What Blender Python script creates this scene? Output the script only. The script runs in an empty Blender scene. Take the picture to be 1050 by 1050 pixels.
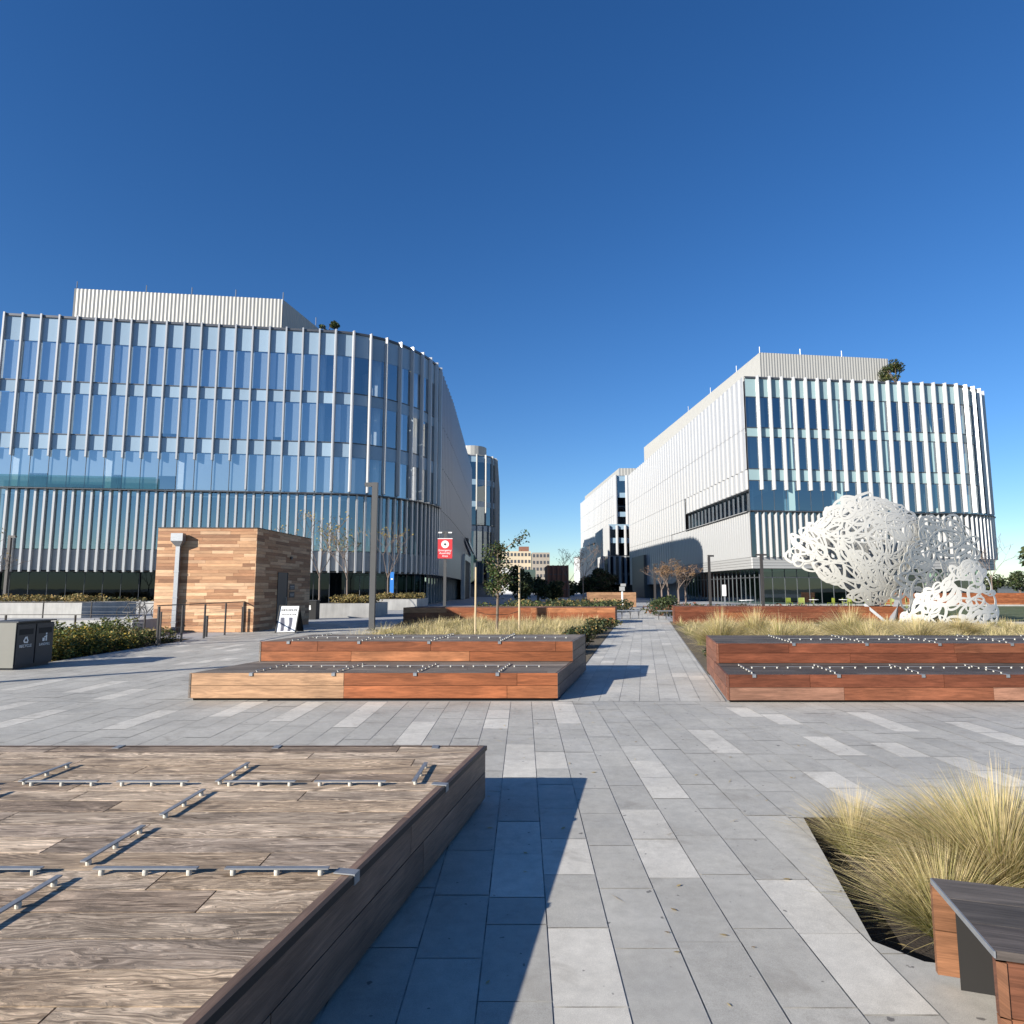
import bpy, math, random
from mathutils import Vector, Matrix, noise
rad = math.radians
rng = random.Random(11)
scene = bpy.context.scene
COL = scene.collection

# ------------------------------------------------------------------ helpers
class MB:
    """Collects polygons; build() links them as ONE mesh object."""
    def __init__(s):
        s.v = []; s.f = []; s.c = []; s.m = []; s.uv = []
    def poly(s, pts, col=(1, 1, 1), mi=0, uv=None):
        b = len(s.v); s.v.extend([tuple(p) for p in pts]); s.f.append(tuple(range(b, b + len(pts))))
        s.c.append(col); s.m.append(mi); s.uv.append(uv)
    def face(s, idx, col=(1, 1, 1), mi=0):
        s.f.append(tuple(idx)); s.c.append(col); s.m.append(mi); s.uv.append(None)
    def prism(s, pts, z0, z1, col=(1, 1, 1), mi=0, cap=True):
        n = len(pts); b = len(s.v)
        s.v.extend([(p[0], p[1], z0) for p in pts]); s.v.extend([(p[0], p[1], z1) for p in pts])
        for i in range(n):
            j = (i + 1) % n; s.face((b + i, b + j, b + n + j, b + n + i), col, mi)
        if cap:
            s.face(tuple(b + i for i in reversed(range(n))), col, mi); s.face(tuple(b + n + i for i in range(n)), col, mi)
    def box(s, x0, x1, y0, y1, z0, z1, col=(1, 1, 1), mi=0):
        s.prism([(x0, y0), (x1, y0), (x1, y1), (x0, y1)], z0, z1, col, mi)
    def bar(s, a, b, w, h=None, col=(1, 1, 1), mi=0, up=(0, 0, 1)):
        """box-section bar from a to b, width w across, height h along up"""
        h = w if h is None else h
        a = Vector(a); b = Vector(b); d = (b - a).normalized(); u = Vector(up)
        if abs(d.dot(u)) > .98: u = Vector((0, 1, 0))
        r = d.cross(u).normalized(); u = r.cross(d)
        k = len(s.v)
        for p in (a, b):
            for q, t in ((-1, -1), (1, -1), (1, 1), (-1, 1)):
                s.v.append(tuple(p + r * q * w / 2 + u * t * h / 2))
        for i in range(4):
            j = (i + 1) % 4; s.face((k + i, k + j, k + 4 + j, k + 4 + i), col, mi)
        s.face((k + 3, k + 2, k + 1, k), col, mi); s.face((k + 4, k + 5, k + 6, k + 7), col, mi)
    def tube(s, pts, rs, n=6, col=(1, 1, 1), mi=0, cap=True):
        pts = [Vector(p) for p in pts]
        if not hasattr(rs, '__len__'): rs = [rs] * len(pts)
        k = len(s.v); ref = None
        for i, p in enumerate(pts):
            d = (pts[min(i + 1, len(pts) - 1)] - pts[max(i - 1, 0)]).normalized()
            if ref is None:
                ref = d.orthogonal().normalized()
            r1 = (ref - d * ref.dot(d))
            r1 = r1.normalized() if r1.length > 1e-5 else d.orthogonal().normalized()
            ref = r1; r2 = d.cross(r1)
            for q in range(n):
                a = 2 * math.pi * q / n
                s.v.append(tuple(p + (r1 * math.cos(a) + r2 * math.sin(a)) * rs[i]))
        for i in range(len(pts) - 1):
            for q in range(n):
                q2 = (q + 1) % n
                s.face((k + i * n + q, k + i * n + q2, k + (i + 1) * n + q2, k + (i + 1) * n + q), col, mi)
        if cap:
            s.face(tuple(k + q for q in reversed(range(n))), col, mi)
            e = k + (len(pts) - 1) * n; s.face(tuple(e + q for q in range(n)), col, mi)
    def build(s, name, mats, parent=None, smooth=False, origin=None, kind=None):
        me = bpy.data.meshes.new(name)
        off = origin if origin is not None else wloc(parent)
        me.from_pydata([(x - off[0], y - off[1], z - off[2]) for x, y, z in s.v], [], s.f)
        mats = mats if isinstance(mats, (list, tuple)) else [mats]
        for m in mats: me.materials.append(m)
        if len(mats) > 1: me.polygons.foreach_set('material_index', s.m)
        at = me.color_attributes.new('Col', 'FLOAT_COLOR', 'CORNER')
        buf = []
        for f, c in zip(s.f, s.c):
            if len(f) == 4 and len(c) == 4 and hasattr(c[0], '__len__'):
                for q in c: buf.extend((*q, 1))
            else:
                buf.extend((*c, 1) * len(f))
        at.data.foreach_set('color', buf)
        if any(u is not None for u in s.uv):
            ul = me.uv_layers.new(name='UVMap'); ub = []
            for f, u in zip(s.f, s.uv):
                if u is None: ub.extend((0, 0) * len(f))
                else:
                    for q in u: ub.extend(q)
            ul.data.foreach_set('uv', ub)
        if smooth: me.polygons.foreach_set('use_smooth', [True] * len(me.polygons))
        me.update()
        o = bpy.data.objects.new(name, me); COL.objects.link(o)
        if parent is not None: o.parent = parent
        elif origin is not None: o.location = origin
        if kind: o['kind'] = kind
        return o

def wloc(o):
    v = Vector((0, 0, 0))
    while o is not None:
        v += o.location; o = o.parent
    return v
def tag(o, label, cat, group=None):
    o['label'] = label; o['category'] = cat
    if group: o['group'] = group
    return o
def thing(name, label, cat, loc=(0, 0, 0), group=None):
    o = bpy.data.objects.new(name, None); COL.objects.link(o); o.location = loc
    o.empty_display_size = .2
    return tag(o, label, cat, group)
def dup(root, loc, rotz=0, scale=None, label=None):
    r = root.copy(); COL.objects.link(r); r.location = loc; r.rotation_euler = (0, 0, rotz)
    if scale: r.scale = scale
    if label: r['label'] = label
    for ch in list(root.children):
        c = ch.copy(); COL.objects.link(c); c.parent = r
        for g in list(ch.children):
            d = g.copy(); COL.objects.link(d); d.parent = c
    return r
def lerp(a, b, t): return a + (b - a) * t
def mixc(a, b, t): return tuple(lerp(x, y, t) for x, y in zip(a, b))

# ------------------------------------------------------------------ materials
class NT:
    def __init__(s, name):
        s.m = bpy.data.materials.new(name); s.m.use_nodes = True
        s.t = s.m.node_tree; s.b = s.t.nodes['Principled BSDF']; s.out = s.t.nodes['Material Output']
    def n(s, typ, **kw):
        nd = s.t.nodes.new(typ)
        for k, v in kw.items():
            if k.startswith('i_'):
                key = k[2:]
                key = int(key) if key.isdigit() else key.replace('_', ' ')
                nd.inputs[key].default_value = v
            else: setattr(nd, k, v)
        return nd
    def l(s, a, b): s.t.links.new(a, b)
    def noise(s, vec, scale, detail=4, rough=.55, dist=0):
        nd = s.n('ShaderNodeTexNoise'); nd.inputs['Scale'].default_value = scale; nd.inputs['Detail'].default_value = detail
        nd.inputs['Roughness'].default_value = rough; nd.inputs['Distortion'].default_value = dist
        if vec is not None: s.l(vec, nd.inputs['Vector'])
        return nd.outputs[0]
    def maprange(s, v, a, b, c, d):
        nd = s.n('ShaderNodeMapRange'); s.l(v, nd.inputs[0])
        for i, q in enumerate((a, b, c, d)): nd.inputs[i + 1].default_value = q
        return nd.outputs[0]
    def ramp(s, v, stops):
        nd = s.n('ShaderNodeValToRGB'); el = nd.color_ramp.elements
        while len(el) < len(stops): el.new(.5)
        for e, (p, c) in zip(el, stops): e.position = p; e.color = (*c, 1)
        s.l(v, nd.inputs[0]); return nd.outputs[0]
    def mul(s, a, b, fac=1, typ='MULTIPLY'):
        nd = s.n('ShaderNodeMixRGB', blend_type=typ); nd.inputs[0].default_value = fac
        for k, q in ((1, a), (2, b)):
            if hasattr(q, 'is_linked') or hasattr(q, 'links'): s.l(q, nd.inputs[k])
            elif isinstance(q, tuple): nd.inputs[k].default_value = (*q, 1)
        return nd.outputs[0]
    def mixf(s, f, a, b):
        nd = s.n('ShaderNodeMixRGB'); s.l(f, nd.inputs[0])
        for k, q in ((1, a), (2, b)):
            if isinstance(q, tuple): nd.inputs[k].default_value = (*q, 1)
            else: s.l(q, nd.inputs[k])
        return nd.outputs[0]
    def mapping(s, vec, scale=(1, 1, 1)):
        nd = s.n('ShaderNodeMapping'); nd.inputs['Scale'].default_value = scale; s.l(vec, nd.inputs['Vector']); return nd.outputs[0]
    def coord(s, k='Object'): return s.n('ShaderNodeTexCoord').outputs[k]
    def col(s): return s.n('ShaderNodeVertexColor', layer_name='Col').outputs[0]
    def bump(s, h, strength=.3, dist=.01):
        nd = s.n('ShaderNodeBump'); nd.inputs['Strength'].default_value = strength; nd.inputs['Distance'].default_value = dist
        s.l(h, nd.inputs['Height']); s.l(nd.outputs[0], s.b.inputs['Normal'])

def plain(name, c, rough=.5, metal=0, var=.12, scale=3, spec=None, attr=False, bump=0):
    q = NT(name); o = q.coord()
    f = q.noise(o, scale, 5)
    base = q.mixf(f, tuple(x * (1 - var) for x in c), tuple(min(1, x * (1 + var)) for x in c))
    if attr: base = q.mul(base, q.col())
    q.l(base, q.b.inputs['Base Color'])
    q.b.inputs['Roughness'].default_value = rough; q.b.inputs['Metallic'].default_value = metal
    if spec is not None: q.b.inputs['Specular IOR Level'].default_value = spec
    if bump: q.bump(q.noise(o, scale * 8, 4), bump)
    return q.m

def wood_mat(name, lo=.55, hi=1.25, streak=.5, rough=.7, stain=.35, swirl=0):
    """per-plank tone from the Col attribute, grain along U (metres)"""
    q = NT(name); uv = q.coord('UV')
    g = q.noise(q.mapping(uv, (1.1, 11, 1)), 1.6, 7, .62, 1.4 + swirl)
    f = q.noise(q.mapping(uv, (4, 150, 1)), 1.0, 5, .65, .3)
    st = q.noise(q.mapping(uv, (.8, 2.2, 1)), 1.3, 5, .6, .8)
    gm = q.ramp(g, [(.3, (lo,) * 3), (.5, ((lo + hi) / 2,) * 3), (.68, (hi,) * 3)])
    fm = q.maprange(f, .3, .7, 1 - streak, 1 + streak * .35)
    sm = q.maprange(st, .35, .7, 1 - stain, 1.08)
    c = q.mul(q.mul(q.mul(q.col(), gm), fm), sm)
    q.l(c, q.b.inputs['Base Color'])
    q.b.inputs['Roughness'].default_value = rough; q.b.inputs['Specular IOR Level'].default_value = .3
    q.bump(f, .35, .004)
    return q.m

def near_wood_mat(name):
    """bleached, dirty hardwood with figured dark grain"""
    q = NT(name); uv = q.coord('UV')
    w = q.noise(q.mapping(uv, (.7, 3.4, 1)), 1.6, 4, .55, .5)
    vec = q.n('ShaderNodeVectorMath', operation='MULTIPLY_ADD')
    q.l(w, vec.inputs[0]); vec.inputs[1].default_value = (.0, .36, 0); q.l(uv, vec.inputs[2])
    wa = q.n('ShaderNodeTexWave', bands_direction='Y'); wa.inputs['Scale'].default_value = 14; wa.inputs['Distortion'].default_value = 2.4
    wa.inputs['Detail'].default_value = 4; wa.inputs['Detail Scale'].default_value = 1.6; wa.inputs['Detail Roughness'].default_value = .65
    q.l(q.mapping(vec.outputs[0], (.12, 1, 1)), wa.inputs['Vector'])
    g = q.noise(q.mapping(vec.outputs[0], (1.6, 30, 1)), 1.5, 7, .66, .4)
    f = q.noise(q.mapping(vec.outputs[0], (7, 260, 1)), 1.0, 5, .75, .2)
    pit = q.noise(q.mapping(uv, (22, 120, 1)), 1.0, 4, .7, .8)
    blot = q.noise(q.mapping(uv, (1.3, 5.5, 1)), 1.1, 7, .66, 1.0)
    base = q.mul(q.col(), q.ramp(g, [(.34, (.34, .31, .28)), (.46, (.76, .74, .72)), (.60, (1.15, 1.15, 1.15))]))
    base = q.mul(base, q.maprange(wa.outputs[1], 0, 1, .62, 1.12))
    base = q.mul(base, q.maprange(f, .32, .68, .55, 1.18))
    base = q.mixf(q.maprange(blot, .47, .66, 0, .82), base, (.085, .063, .045))
    base = q.mixf(q.maprange(pit, .62, .74, 0, .75), base, (.05, .038, .03))
    q.l(base, q.b.inputs['Base Color']); q.b.inputs['Roughness'].default_value = .72
    q.b.inputs['Specular IOR Level'].default_value = .3
    q.bump(f, .7, .006)
    return q.m

def paver_mat():
    q = NT('granite paver'); o = q.coord()
    sp = q.maprange(q.noise(o, 260, 3, .75), .3, .7, .74, 1.24)
    st = q.maprange(q.noise(o, .8, 7, .68), .3, .7, .80, 1.14)
    fine = q.maprange(q.noise(o, 11, 6, .7), .35, .65, .90, 1.08)
    c = q.mul(q.mul(q.mul(q.col(), sp), st), fine)
    patch = q.maprange(q.noise(o, 2.7, 5, .6, .6), .58, .72, 0, .45)
    c = q.mixf(patch, c, (.20, .175, .14))
    gum = q.maprange(q.noise(o, 14, 2, .5), .715, .74, 0, .75)
    c = q.mixf(gum, c, (.07, .065, .06))
    chip = q.maprange(q.noise(o, 60, 2, .5), .76, .79, 0, .7)
    c = q.mixf(chip, c, (.62, .60, .56))
    q.l(c, q.b.inputs['Base Color'])
    q.l(q.maprange(q.noise(o, 2.2, 5), .3, .7, .52, .78), q.b.inputs['Roughness'])
    q.bump(q.noise(o, 190, 4, .7), .22, .004)
    return q.m

def glass_mat(name, base=.26, tint=(.32, .45, .50), gloss=(.80, .92, 1.0)):
    q = NT(name); t = q.t; t.nodes.remove(q.b)
    lw = q.n('ShaderNodeLayerWeight'); lw.inputs['Blend'].default_value = .5      # symmetric: same from inside and outside
    pw = q.n('ShaderNodeMath', operation='POWER'); q.l(lw.outputs['Facing'], pw.inputs[0]); pw.inputs[1].default_value = 4
    f = q.maprange(pw.outputs[0], 0, 1, base, 1)
    g = q.n('ShaderNodeBsdfGlossy'); g.inputs['Color'].default_value = (*gloss, 1); g.inputs['Roughness'].default_value = .015
    o = q.coord('Object')
    bm = q.n('ShaderNodeBump'); bm.inputs['Strength'].default_value = .05; bm.inputs['Distance'].default_value = .05
    q.l(q.noise(o, .35, 2), bm.inputs['Height']); q.l(bm.outputs[0], g.inputs['Normal'])
    tr = q.n('ShaderNodeBsdfTransparent'); tr.inputs['Color'].default_value = (*tint, 1)
    mx = q.n('ShaderNodeMixShader'); q.l(f, mx.inputs[0]); q.l(tr.outputs[0], mx.inputs[1]); q.l(g.outputs[0], mx.inputs[2])
    q.l(mx.outputs[0], q.out.inputs['Surface'])
    return q.m

def leaf_mat(name, rough=.6, spec=.25, trans=.25):
    q = NT(name); q.l(q.mul(q.col(), q.maprange(q.noise(q.coord(), 2.3, 4), .3, .7, .75, 1.25)), q.b.inputs['Base Color'])
    q.b.inputs['Roughness'].default_value = rough; q.b.inputs['Specular IOR Level'].default_value = spec
    if trans:
        tl = q.n('ShaderNodeBsdfTranslucent'); q.l(q.col(), tl.inputs['Color'])
        mx = q.n('ShaderNodeMixShader'); mx.inputs[0].default_value = trans
        q.l(q.b.outputs[0], mx.inputs[1]); q.l(tl.outputs[0], mx.inputs[2]); q.l(mx.outputs[0], q.out.inputs['Surface'])
    return q.m

def ground_mat(name, c1, c2, scale, rough=.9, bump=.3, c3=None):
    q = NT(name); o = q.coord()
    c = q.mixf(q.maprange(q.noise(o, scale, 8, .65), .35, .65, 0, 1), c1, c2)
    if c3: c = q.mixf(q.maprange(q.noise(o, scale * .13, 5), .45, .7, 0, .8), c, c3)
    q.l(c, q.b.inputs['Base Color']); q.b.inputs['Roughness'].default_value = rough
    q.bump(q.noise(o, scale * 3, 4), bump, .02)
    return q.m

def concrete_mat(name, c):
    q = NT(name); o = q.coord()
    a = q.maprange(q.noise(o, .9, 7, .65), .3, .7, .82, 1.12)
    st = q.maprange(q.noise(q.mapping(o, (3, 3, .35)), 1.5, 5, .6), .35, .7, 1.04, .82)
    q.l(q.mul(q.mul(c, a), st), q.b.inputs['Base Color']); q.b.inputs['Roughness'].default_value = .85
    q.bump(q.noise(o, 40, 4), .15, .004)
    return q.m

M = {}
M['paver'] = paver_mat()
M['joint'] = ground_mat('paving joint sand', (.13, .125, .115), (.50, .48, .43), 5, bump=0)
M['paving'] = ground_mat('plain pale paving', (.27, .27, .27), (.33, .33, .325), 2.5, .8, .05)
M['asphalt'] = ground_mat('far ground', (.10, .10, .095), (.16, .15, .13), .05, .9, 0, (.10, .115, .06))
M['lawn'] = ground_mat('lawn', (.035, .06, .018), (.075, .10, .03), 5, .9, .6, (.11, .11, .05))
M['mulch'] = ground_mat('dark mulch', (.015, .011, .008), (.05, .036, .025), 26, .95, 1.0)
M['drybed'] = ground_mat('dry planting soil', (.06, .045, .03), (.15, .12, .07), 9, .95, .8)
M['hill'] = ground_mat('far hill', (.05, .06, .05), (.10, .10, .07), .004, .95, 0)
M['wood_near'] = near_wood_mat('bleached hardwood')
M['wood_top'] = wood_mat('grey weathered hardwood', .6, 1.2, .45, .75, .4)
M['wood_side'] = wood_mat('red brown hardwood', .62, 1.22, .35, .5, .3)
M['wood_clad'] = wood_mat('tan hardwood cladding', .78, 1.12, .22, .6, .2)
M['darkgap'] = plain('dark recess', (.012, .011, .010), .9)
M['galv'] = plain('galvanised steel', (.30, .31, .32), .45, .6, .25, 20)
M['peg'] = plain('pale nylon peg', (.50, .48, .42), .5)
M['concrete'] = concrete_mat('pale concrete', (.40, .39, .365))
M['steel_dark'] = plain('dark bronze steel', (.055, .05, .047), .45, .3, .15, 4)
M['pole_grey'] = plain('grey painted steel', (.085, .083, .08), .45, .2, .1, 4)
M['bin'] = plain('dark grey powder coat', (.040, .042, .046), .5, .1, .12, 3)
M['bin_end'] = plain('olive grey powder coat', (.17, .165, .14), .55, .05, .08, 5)
M['black'] = plain('black opening', (.006, .006, .006), .7)
M['white'] = plain('white print', (.78, .78, .76), .5)
M['alu'] = plain('white aluminium panel', (.42, .42, .412), .36, .15, .05, 1.5)
M['alu_fin'] = plain('pale aluminium fin', (.47, .47, .465), .34, .25, .05, 1)
M['alu_shade'] = plain('shade-toned aluminium panel', (.22, .235, .26), .42, .3, .06, 1)  # aluminium made darker and bluer, so the colour carries the walls' shade
M['screen'] = plain('beige ribbed metal screen', (.34, .335, .31), .6, .1, .06, 1)
M['soffit'] = plain('grey fascia metal', (.33, .33, .32), .5, .1, .06, 1)
M['glass'] = glass_mat('blue curtain glass', .32)
M['glass_left'] = glass_mat('pale blue curtain glass', .36, (.88, .95, 1.0), (.92, .96, 1.0))
M['spandrel_blue'] = plain('blue grey glass spandrel', (.27, .36, .44), .12, 0, .06, .4, .7, attr=True)
M['added_blind'] = plain('added pale backing', (.32, .385, .44), .8, 0, .05, .5, attr=True)  # for sheets added behind the left panes to lift their brightness
M['glass_low'] = glass_mat('dark curtain glass', .20, (.22, .33, .36))
M['glass_base'] = glass_mat('dark base glass', .06, (.14, .20, .24), (.42, .55, .68))
M['glass_ground'] = glass_mat('green ground glass', .13, (.40, .55, .47))
M['glass_far'] = glass_mat('navy far glass', .22, (.07, .11, .16))
M['spandrel'] = plain('pale glass spandrel', (.34, .42, .44), .12, 0, .08, .4, .7, attr=True)
M['mullion'] = plain('dark mullion', (.10, .105, .115), .4, .5)
M['interior'] = plain('interior wall', (.17, .18, .19), .8, 0, .4, .35)
M['slab'] = plain('interior slab', (.30, .31, .31), .8, 0, .2, .5)
M['column'] = plain('interior column', (.74, .76, .74), .7)
M['roof'] = plain('roof membrane', (.30, .30, .29), .8)
M['sculpt'] = plain('white painted steel', (.47, .46, .42), .42, 0, .05, 1.5)
M['bark'] = plain('grey brown bark', (.14, .105, .075), .9, 0, .35, 18, bump=.5)
M['twig'] = plain('pale bare twig', (.17, .13, .105), .9, 0, .25, 8)
M['stake'] = plain('pale timber stake', (.46, .36, .22), .8, 0, .2, 9)
M['leaf'] = leaf_mat('leaf')
M['blade'] = leaf_mat('grass blade', .55, .3, .35)
M['red'] = plain('red sign enamel', (.52, .035, .04), .45, 0, .05)
M['blue'] = plain('blue sign enamel', (.02, .16, .48), .45, 0, .05)
M['green'] = plain('lime green plastic', (.17, .20, .03), .45)
M['door'] = plain('dark grey door', (.06, .062, .062), .45, .2)
M['tan'] = plain('tan masonry', (.48, .40, .28), .85, 0, .06, .3)
M['tan_dk'] = plain('grey masonry', (.30, .26, .21), .85, 0, .06, .3)
M['brownblk'] = plain('red brown steel cladding', (.19, .085, .055), .7, .1, .3, .4)
M['farwhite'] = plain('white far wall', (.62, .62, .60), .8)
M['photo'] = None
def _photo():
    q = NT('glossy photo print'); o = q.coord()
    w = q.n('ShaderNodeTexWave'); w.inputs['Scale'].default_value = 1.1; w.inputs['Distortion'].default_value = 3.5; q.l(o, w.inputs[0])
    q.l(q.ramp(w.outputs[1], [(.2, (.10, .10, .12)), (.55, (.38, .38, .40)), (.8, (.78, .78, .76))]), q.b.inputs['Base Color'])
    q.b.inputs['Roughness'].default_value = .2
    return q.m
M['photo'] = _photo()

# ------------------------------------------------------------------ camera, light, sky
PITCH = math.atan(79 / 670)
cam = bpy.data.cameras.new('camera'); co = bpy.data.objects.new('camera', cam); COL.objects.link(co)
co.location = (0, 0, 1.65); co.rotation_euler = (rad(90) + PITCH, 0, 0)
cam.sensor_width = 36; cam.lens = 670 / 1050 * 36; cam.clip_start = .05; cam.clip_end = 9000
scene.camera = co
SUN_EL = rad(21.5); LD = Vector((.80, .60, 0)).normalized()
sd = Vector((LD.x * math.cos(SUN_EL), LD.y * math.cos(SUN_EL), -math.sin(SUN_EL)))
sun = bpy.data.lights.new('sun', 'SUN'); so = bpy.data.objects.new('sun', sun); COL.objects.link(so)
sun.energy = 5.0; sun.angle = rad(.5); sun.color = (1, .945, .865)
so.rotation_euler = sd.to_track_quat('-Z', 'Y').to_euler(); so.location = (-20, -15, 20)
wd = bpy.data.worlds.new('World'); scene.world = wd; wd.use_nodes = True
sk = wd.node_tree.nodes.new('ShaderNodeTexSky'); sk.sky_type = 'NISHITA'; sk.sun_disc = False
sk.sun_elevation = SUN_EL; sk.sun_rotation = math.atan2(-LD.x, -LD.y); sk.air_density = 1.0; sk.dust_density = .1; sk.ozone_density = 4.5; sk.altitude = 50
bgn = wd.node_tree.nodes['Background']; bgn.inputs[1].default_value = .074
hs = wd.node_tree.nodes.new('ShaderNodeHueSaturation'); hs.inputs['Saturation'].default_value = 1.20; hs.inputs['Hue'].default_value = .508
wd.node_tree.links.new(sk.outputs[0], hs.inputs['Color']); wd.node_tree.links.new(hs.outputs[0], bgn.inputs[0])
scene.view_settings.view_transform = 'Standard'; scene.view_settings.look = 'None'
scene.view_settings.exposure = .95; scene.view_settings.gamma = 1
scene.cycles.max_bounces = 8; scene.cycles.transparent_max_bounces = 16
scene.cycles.caustics_reflective = False; scene.cycles.caustics_refractive = False

# ------------------------------------------------------------------ ground
SL = .205                                    # the path and the deck sides lean to +X with distance
def pathL(y): return .68 + .2 * (y - 9.94)
def pathR(y): return 3.15 + .204 * (y - 9.86)

def clip(poly, a, b, keep_left):
    """part of a convex polygon on one side of line a-b"""
    out = []; n = len(poly)
    def sd_(p): return (b[0] - a[0]) * (p[1] - a[1]) - (b[1] - a[1]) * (p[0] - a[0])
    for i in range(n):
        p, q = poly[i], poly[(i + 1) % n]; dp, dq = sd_(p), sd_(q)
        if not keep_left: dp, dq = -dp, -dq
        if dp >= 0: out.append(p)
        if dp * dq < 0:
            t = dp / (dp - dq); out.append((p[0] + (q[0] - p[0]) * t, p[1] + (q[1] - p[1]) * t))
    return out
def area(p): return abs(sum(p[i][0] * p[(i + 1) % len(p)][1] - p[(i + 1) % len(p)][0] * p[i][1] for i in range(len(p)))) / 2
def subtract(poly, hole):
    res = []; cur = poly
    for i in range(len(hole)):
        a, b = hole[i], hole[(i + 1) % len(hole)]
        o = clip(cur, a, b, False)
        if len(o) > 2 and area(o) > 1e-4: res.append(o)
        cur = clip(cur, a, b, True)
        if len(cur) < 3: return res
    return res
def intersect(poly, hull):
    for i in range(len(hull)):
        poly = clip(poly, hull[i], hull[(i + 1) % len(hull)], True)
        if len(poly) < 3: return []
    return poly
PIT = [(1.70, 3.30), (1.84, 3.13), (5.6, 2.2), (5.6, 4.94), (2.12, 4.98)]     # counter-clockwise

# far ground sheet with a hole-free slab of paving on it
g = MB(); g.poly([(-4000, -4000, -.30), (4000, -4000, -.30), (4000, 4000, -.30), (-4000, 4000, -.30)])
g.build('ground', M['asphalt'], kind='structure')
g = MB()
def slab_with_hole(mb, rect, holes, z):
    ps = [rect]
    for h in holes:
        ps = [r for p in ps for r in subtract(p, h)]
    for p in ps: mb.poly([(x, y, z) for x, y in p])
BED = [(-10.5, 15.2), (-10.5, 19.9), (-10.75, 22.4), (-19, 22.4), (-19, 15.2)][::-1]
def ccw(p): return p if sum(p[i][0] * p[(i + 1) % len(p)][1] - p[(i + 1) % len(p)][0] * p[i][1] for i in range(len(p))) > 0 else p[::-1]
BED = ccw(BED)
slab_with_hole(g, [(-160, -60), (160, -60), (160, 300), (-160, 300)], [PIT, BED], -.010)
g.build('pavement', M['paving'], kind='structure')
# joint bed under the pavers
PLAZA = [[(-10.55, -3.0), (13.0, -3.0), (13.0, 9.93), (-10.55, 9.93)], [(-10.55, 9.93), (-4.3, 9.93), (-4.3, 33.0), (-10.55, 33.0)]]
g = MB()
for r in PLAZA: slab_with_hole(g, r, [PIT], -.004)
PATH = [(pathL(9.93), 9.93), (pathR(9.93), 9.93), (pathR(58), 58), (pathL(58), 58)]
g.poly([(x, y, -.004) for x, y in PATH])
g.build('paving_joints', M['joint'], kind='structure')
g = MB()
def pit_walls(mb, hole, z0, z1):
    for i in range(len(hole)):
        a, b = hole[i], hole[(i + 1) % len(hole)]
        mb.poly([(a[0], a[1], z0), (b[0], b[1], z0), (b[0], b[1], z1), (a[0], a[1], z1)])
pit_walls(g, PIT, -.13, -.001); g.poly([(x, y, -.12) for x, y in PIT])
g.build('planting_pit_soil', M['mulch'], kind='structure')
g = MB(); pit_walls(g, BED, -.2, -.011); g.poly([(x, y, -.15) for x, y in BED])
g.build('bed_soil', M['mulch'], kind='structure')

LIGHT = [(0.03, 6.0, 7.24), (0.02, 3.74, 4.9), (0.32, 6.29, 6.91), (1.22, 5.41, 6.56), (0.93, 3.98, 5.15), (2.1, 6.83, 7.98), (2.88, 8.75, 9.46), (3.18, 8.26, 8.95), (0.33, 2.81, 3.42), (0.31, 2.2, 2.81), (0.31, 4.02, 4.57), (1.44, 3.37, 3.96), (1.49, 2.76, 3.37), (-0.26, 8.03, 9.23), (0.64, 8.32, 9.86), (-3.81, 8.75, 9.9), (-2.92, 8.44, 9.9), (-2.05, 8.09, 9.9), (-1.16, 7.2, 8.44), (-4.8, 7.98, 9.23), (-6.2, 8.03, 9.23), (-7.11, 9.16, 9.92), (-7.16, 10.77, 12.12), (-6.28, 10.11, 11.18), (-8.51, 10.97, 12.25), (4.41, 7.87, 9.09), (3.48, 6.75, 7.62), (3.79, 6.71, 7.33), (2.59, 5.18, 6.19), (5.41, 7.2, 8.44), (4.26, 5.72, 6.71)]
CW = .302; X0 = .16
def tone(r):
    q = r.random()
    if q < .70: v = r.uniform(.338, .368)
    elif q < .93: v = r.uniform(.352, .385)
    else: v = r.uniform(.318, .34)
    v *= 1.05; return (v * 1.07, v * 1.02, v * .89)
def lighttone(r):
    v = r.uniform(.48, .54)
    return (v * 1.06, v * 1.0, v * .865)
def shear(x, y): return (x + .0175 * (y - 2.7), y)
def lay(mb, poly4, z, col, holes):
    ps = [poly4]
    for h in holes: ps = [q for p in ps for q in subtract(p, h)]
    for p in ps: mb.poly([(x, y, z) for x, y in p], col)
g = MB(); r = random.Random(5)
for (xa, ya), (xb, _), (_, yb), _q in PLAZA:
    k0 = math.ceil((xa - X0) / CW) - 1; k1 = int((xb - X0) / CW) + 1
    for k in range(k0, k1):
        x = X0 + k * CW
        lights = sorted([(a, b) for (lx, a, b) in LIGHT if x <= lx < x + CW and ya <= a < yb])
        y = ya - r.random() * .6
        segs = []
        while y < yb:
            nxt = next((l for l in lights if l[0] >= y - 1e-6), None)
            L = r.choice((.6, .6, .6, .45, .9)) if y > 7 else .61
            if nxt and y + L > nxt[0] - .2:
                if nxt[0] - y > .05: segs.append((y, nxt[0], 0))
                a, b = nxt
                if b - a > .75: segs += [(a, (a + b) / 2, 1), ((a + b) / 2, b, 1)]
                else: segs.append((a, b, 1))
                y = b; lights.remove(nxt); continue
            far = y > 13 and r.random() < .10
            segs.append((y, y + L, 1 if far else 0)); y += L
        for a, b, li in segs:
            a2, b2 = max(a, ya), min(b, yb)
            if b2 - a2 < .03: continue
            j = .0032; jx = .0030
            p = [shear(x + jx, a2 + j), shear(x + CW - jx, a2 + j), shear(x + CW - jx, b2 - j), shear(x + jx, b2 - j)]
            lay(g, p, r.uniform(-.0014, .0014), lighttone(r) if li else tone(r), [PIT])
g.build('plaza_pavers', M['paver'], kind='structure')
g = MB(); r = random.Random(9)
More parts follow.
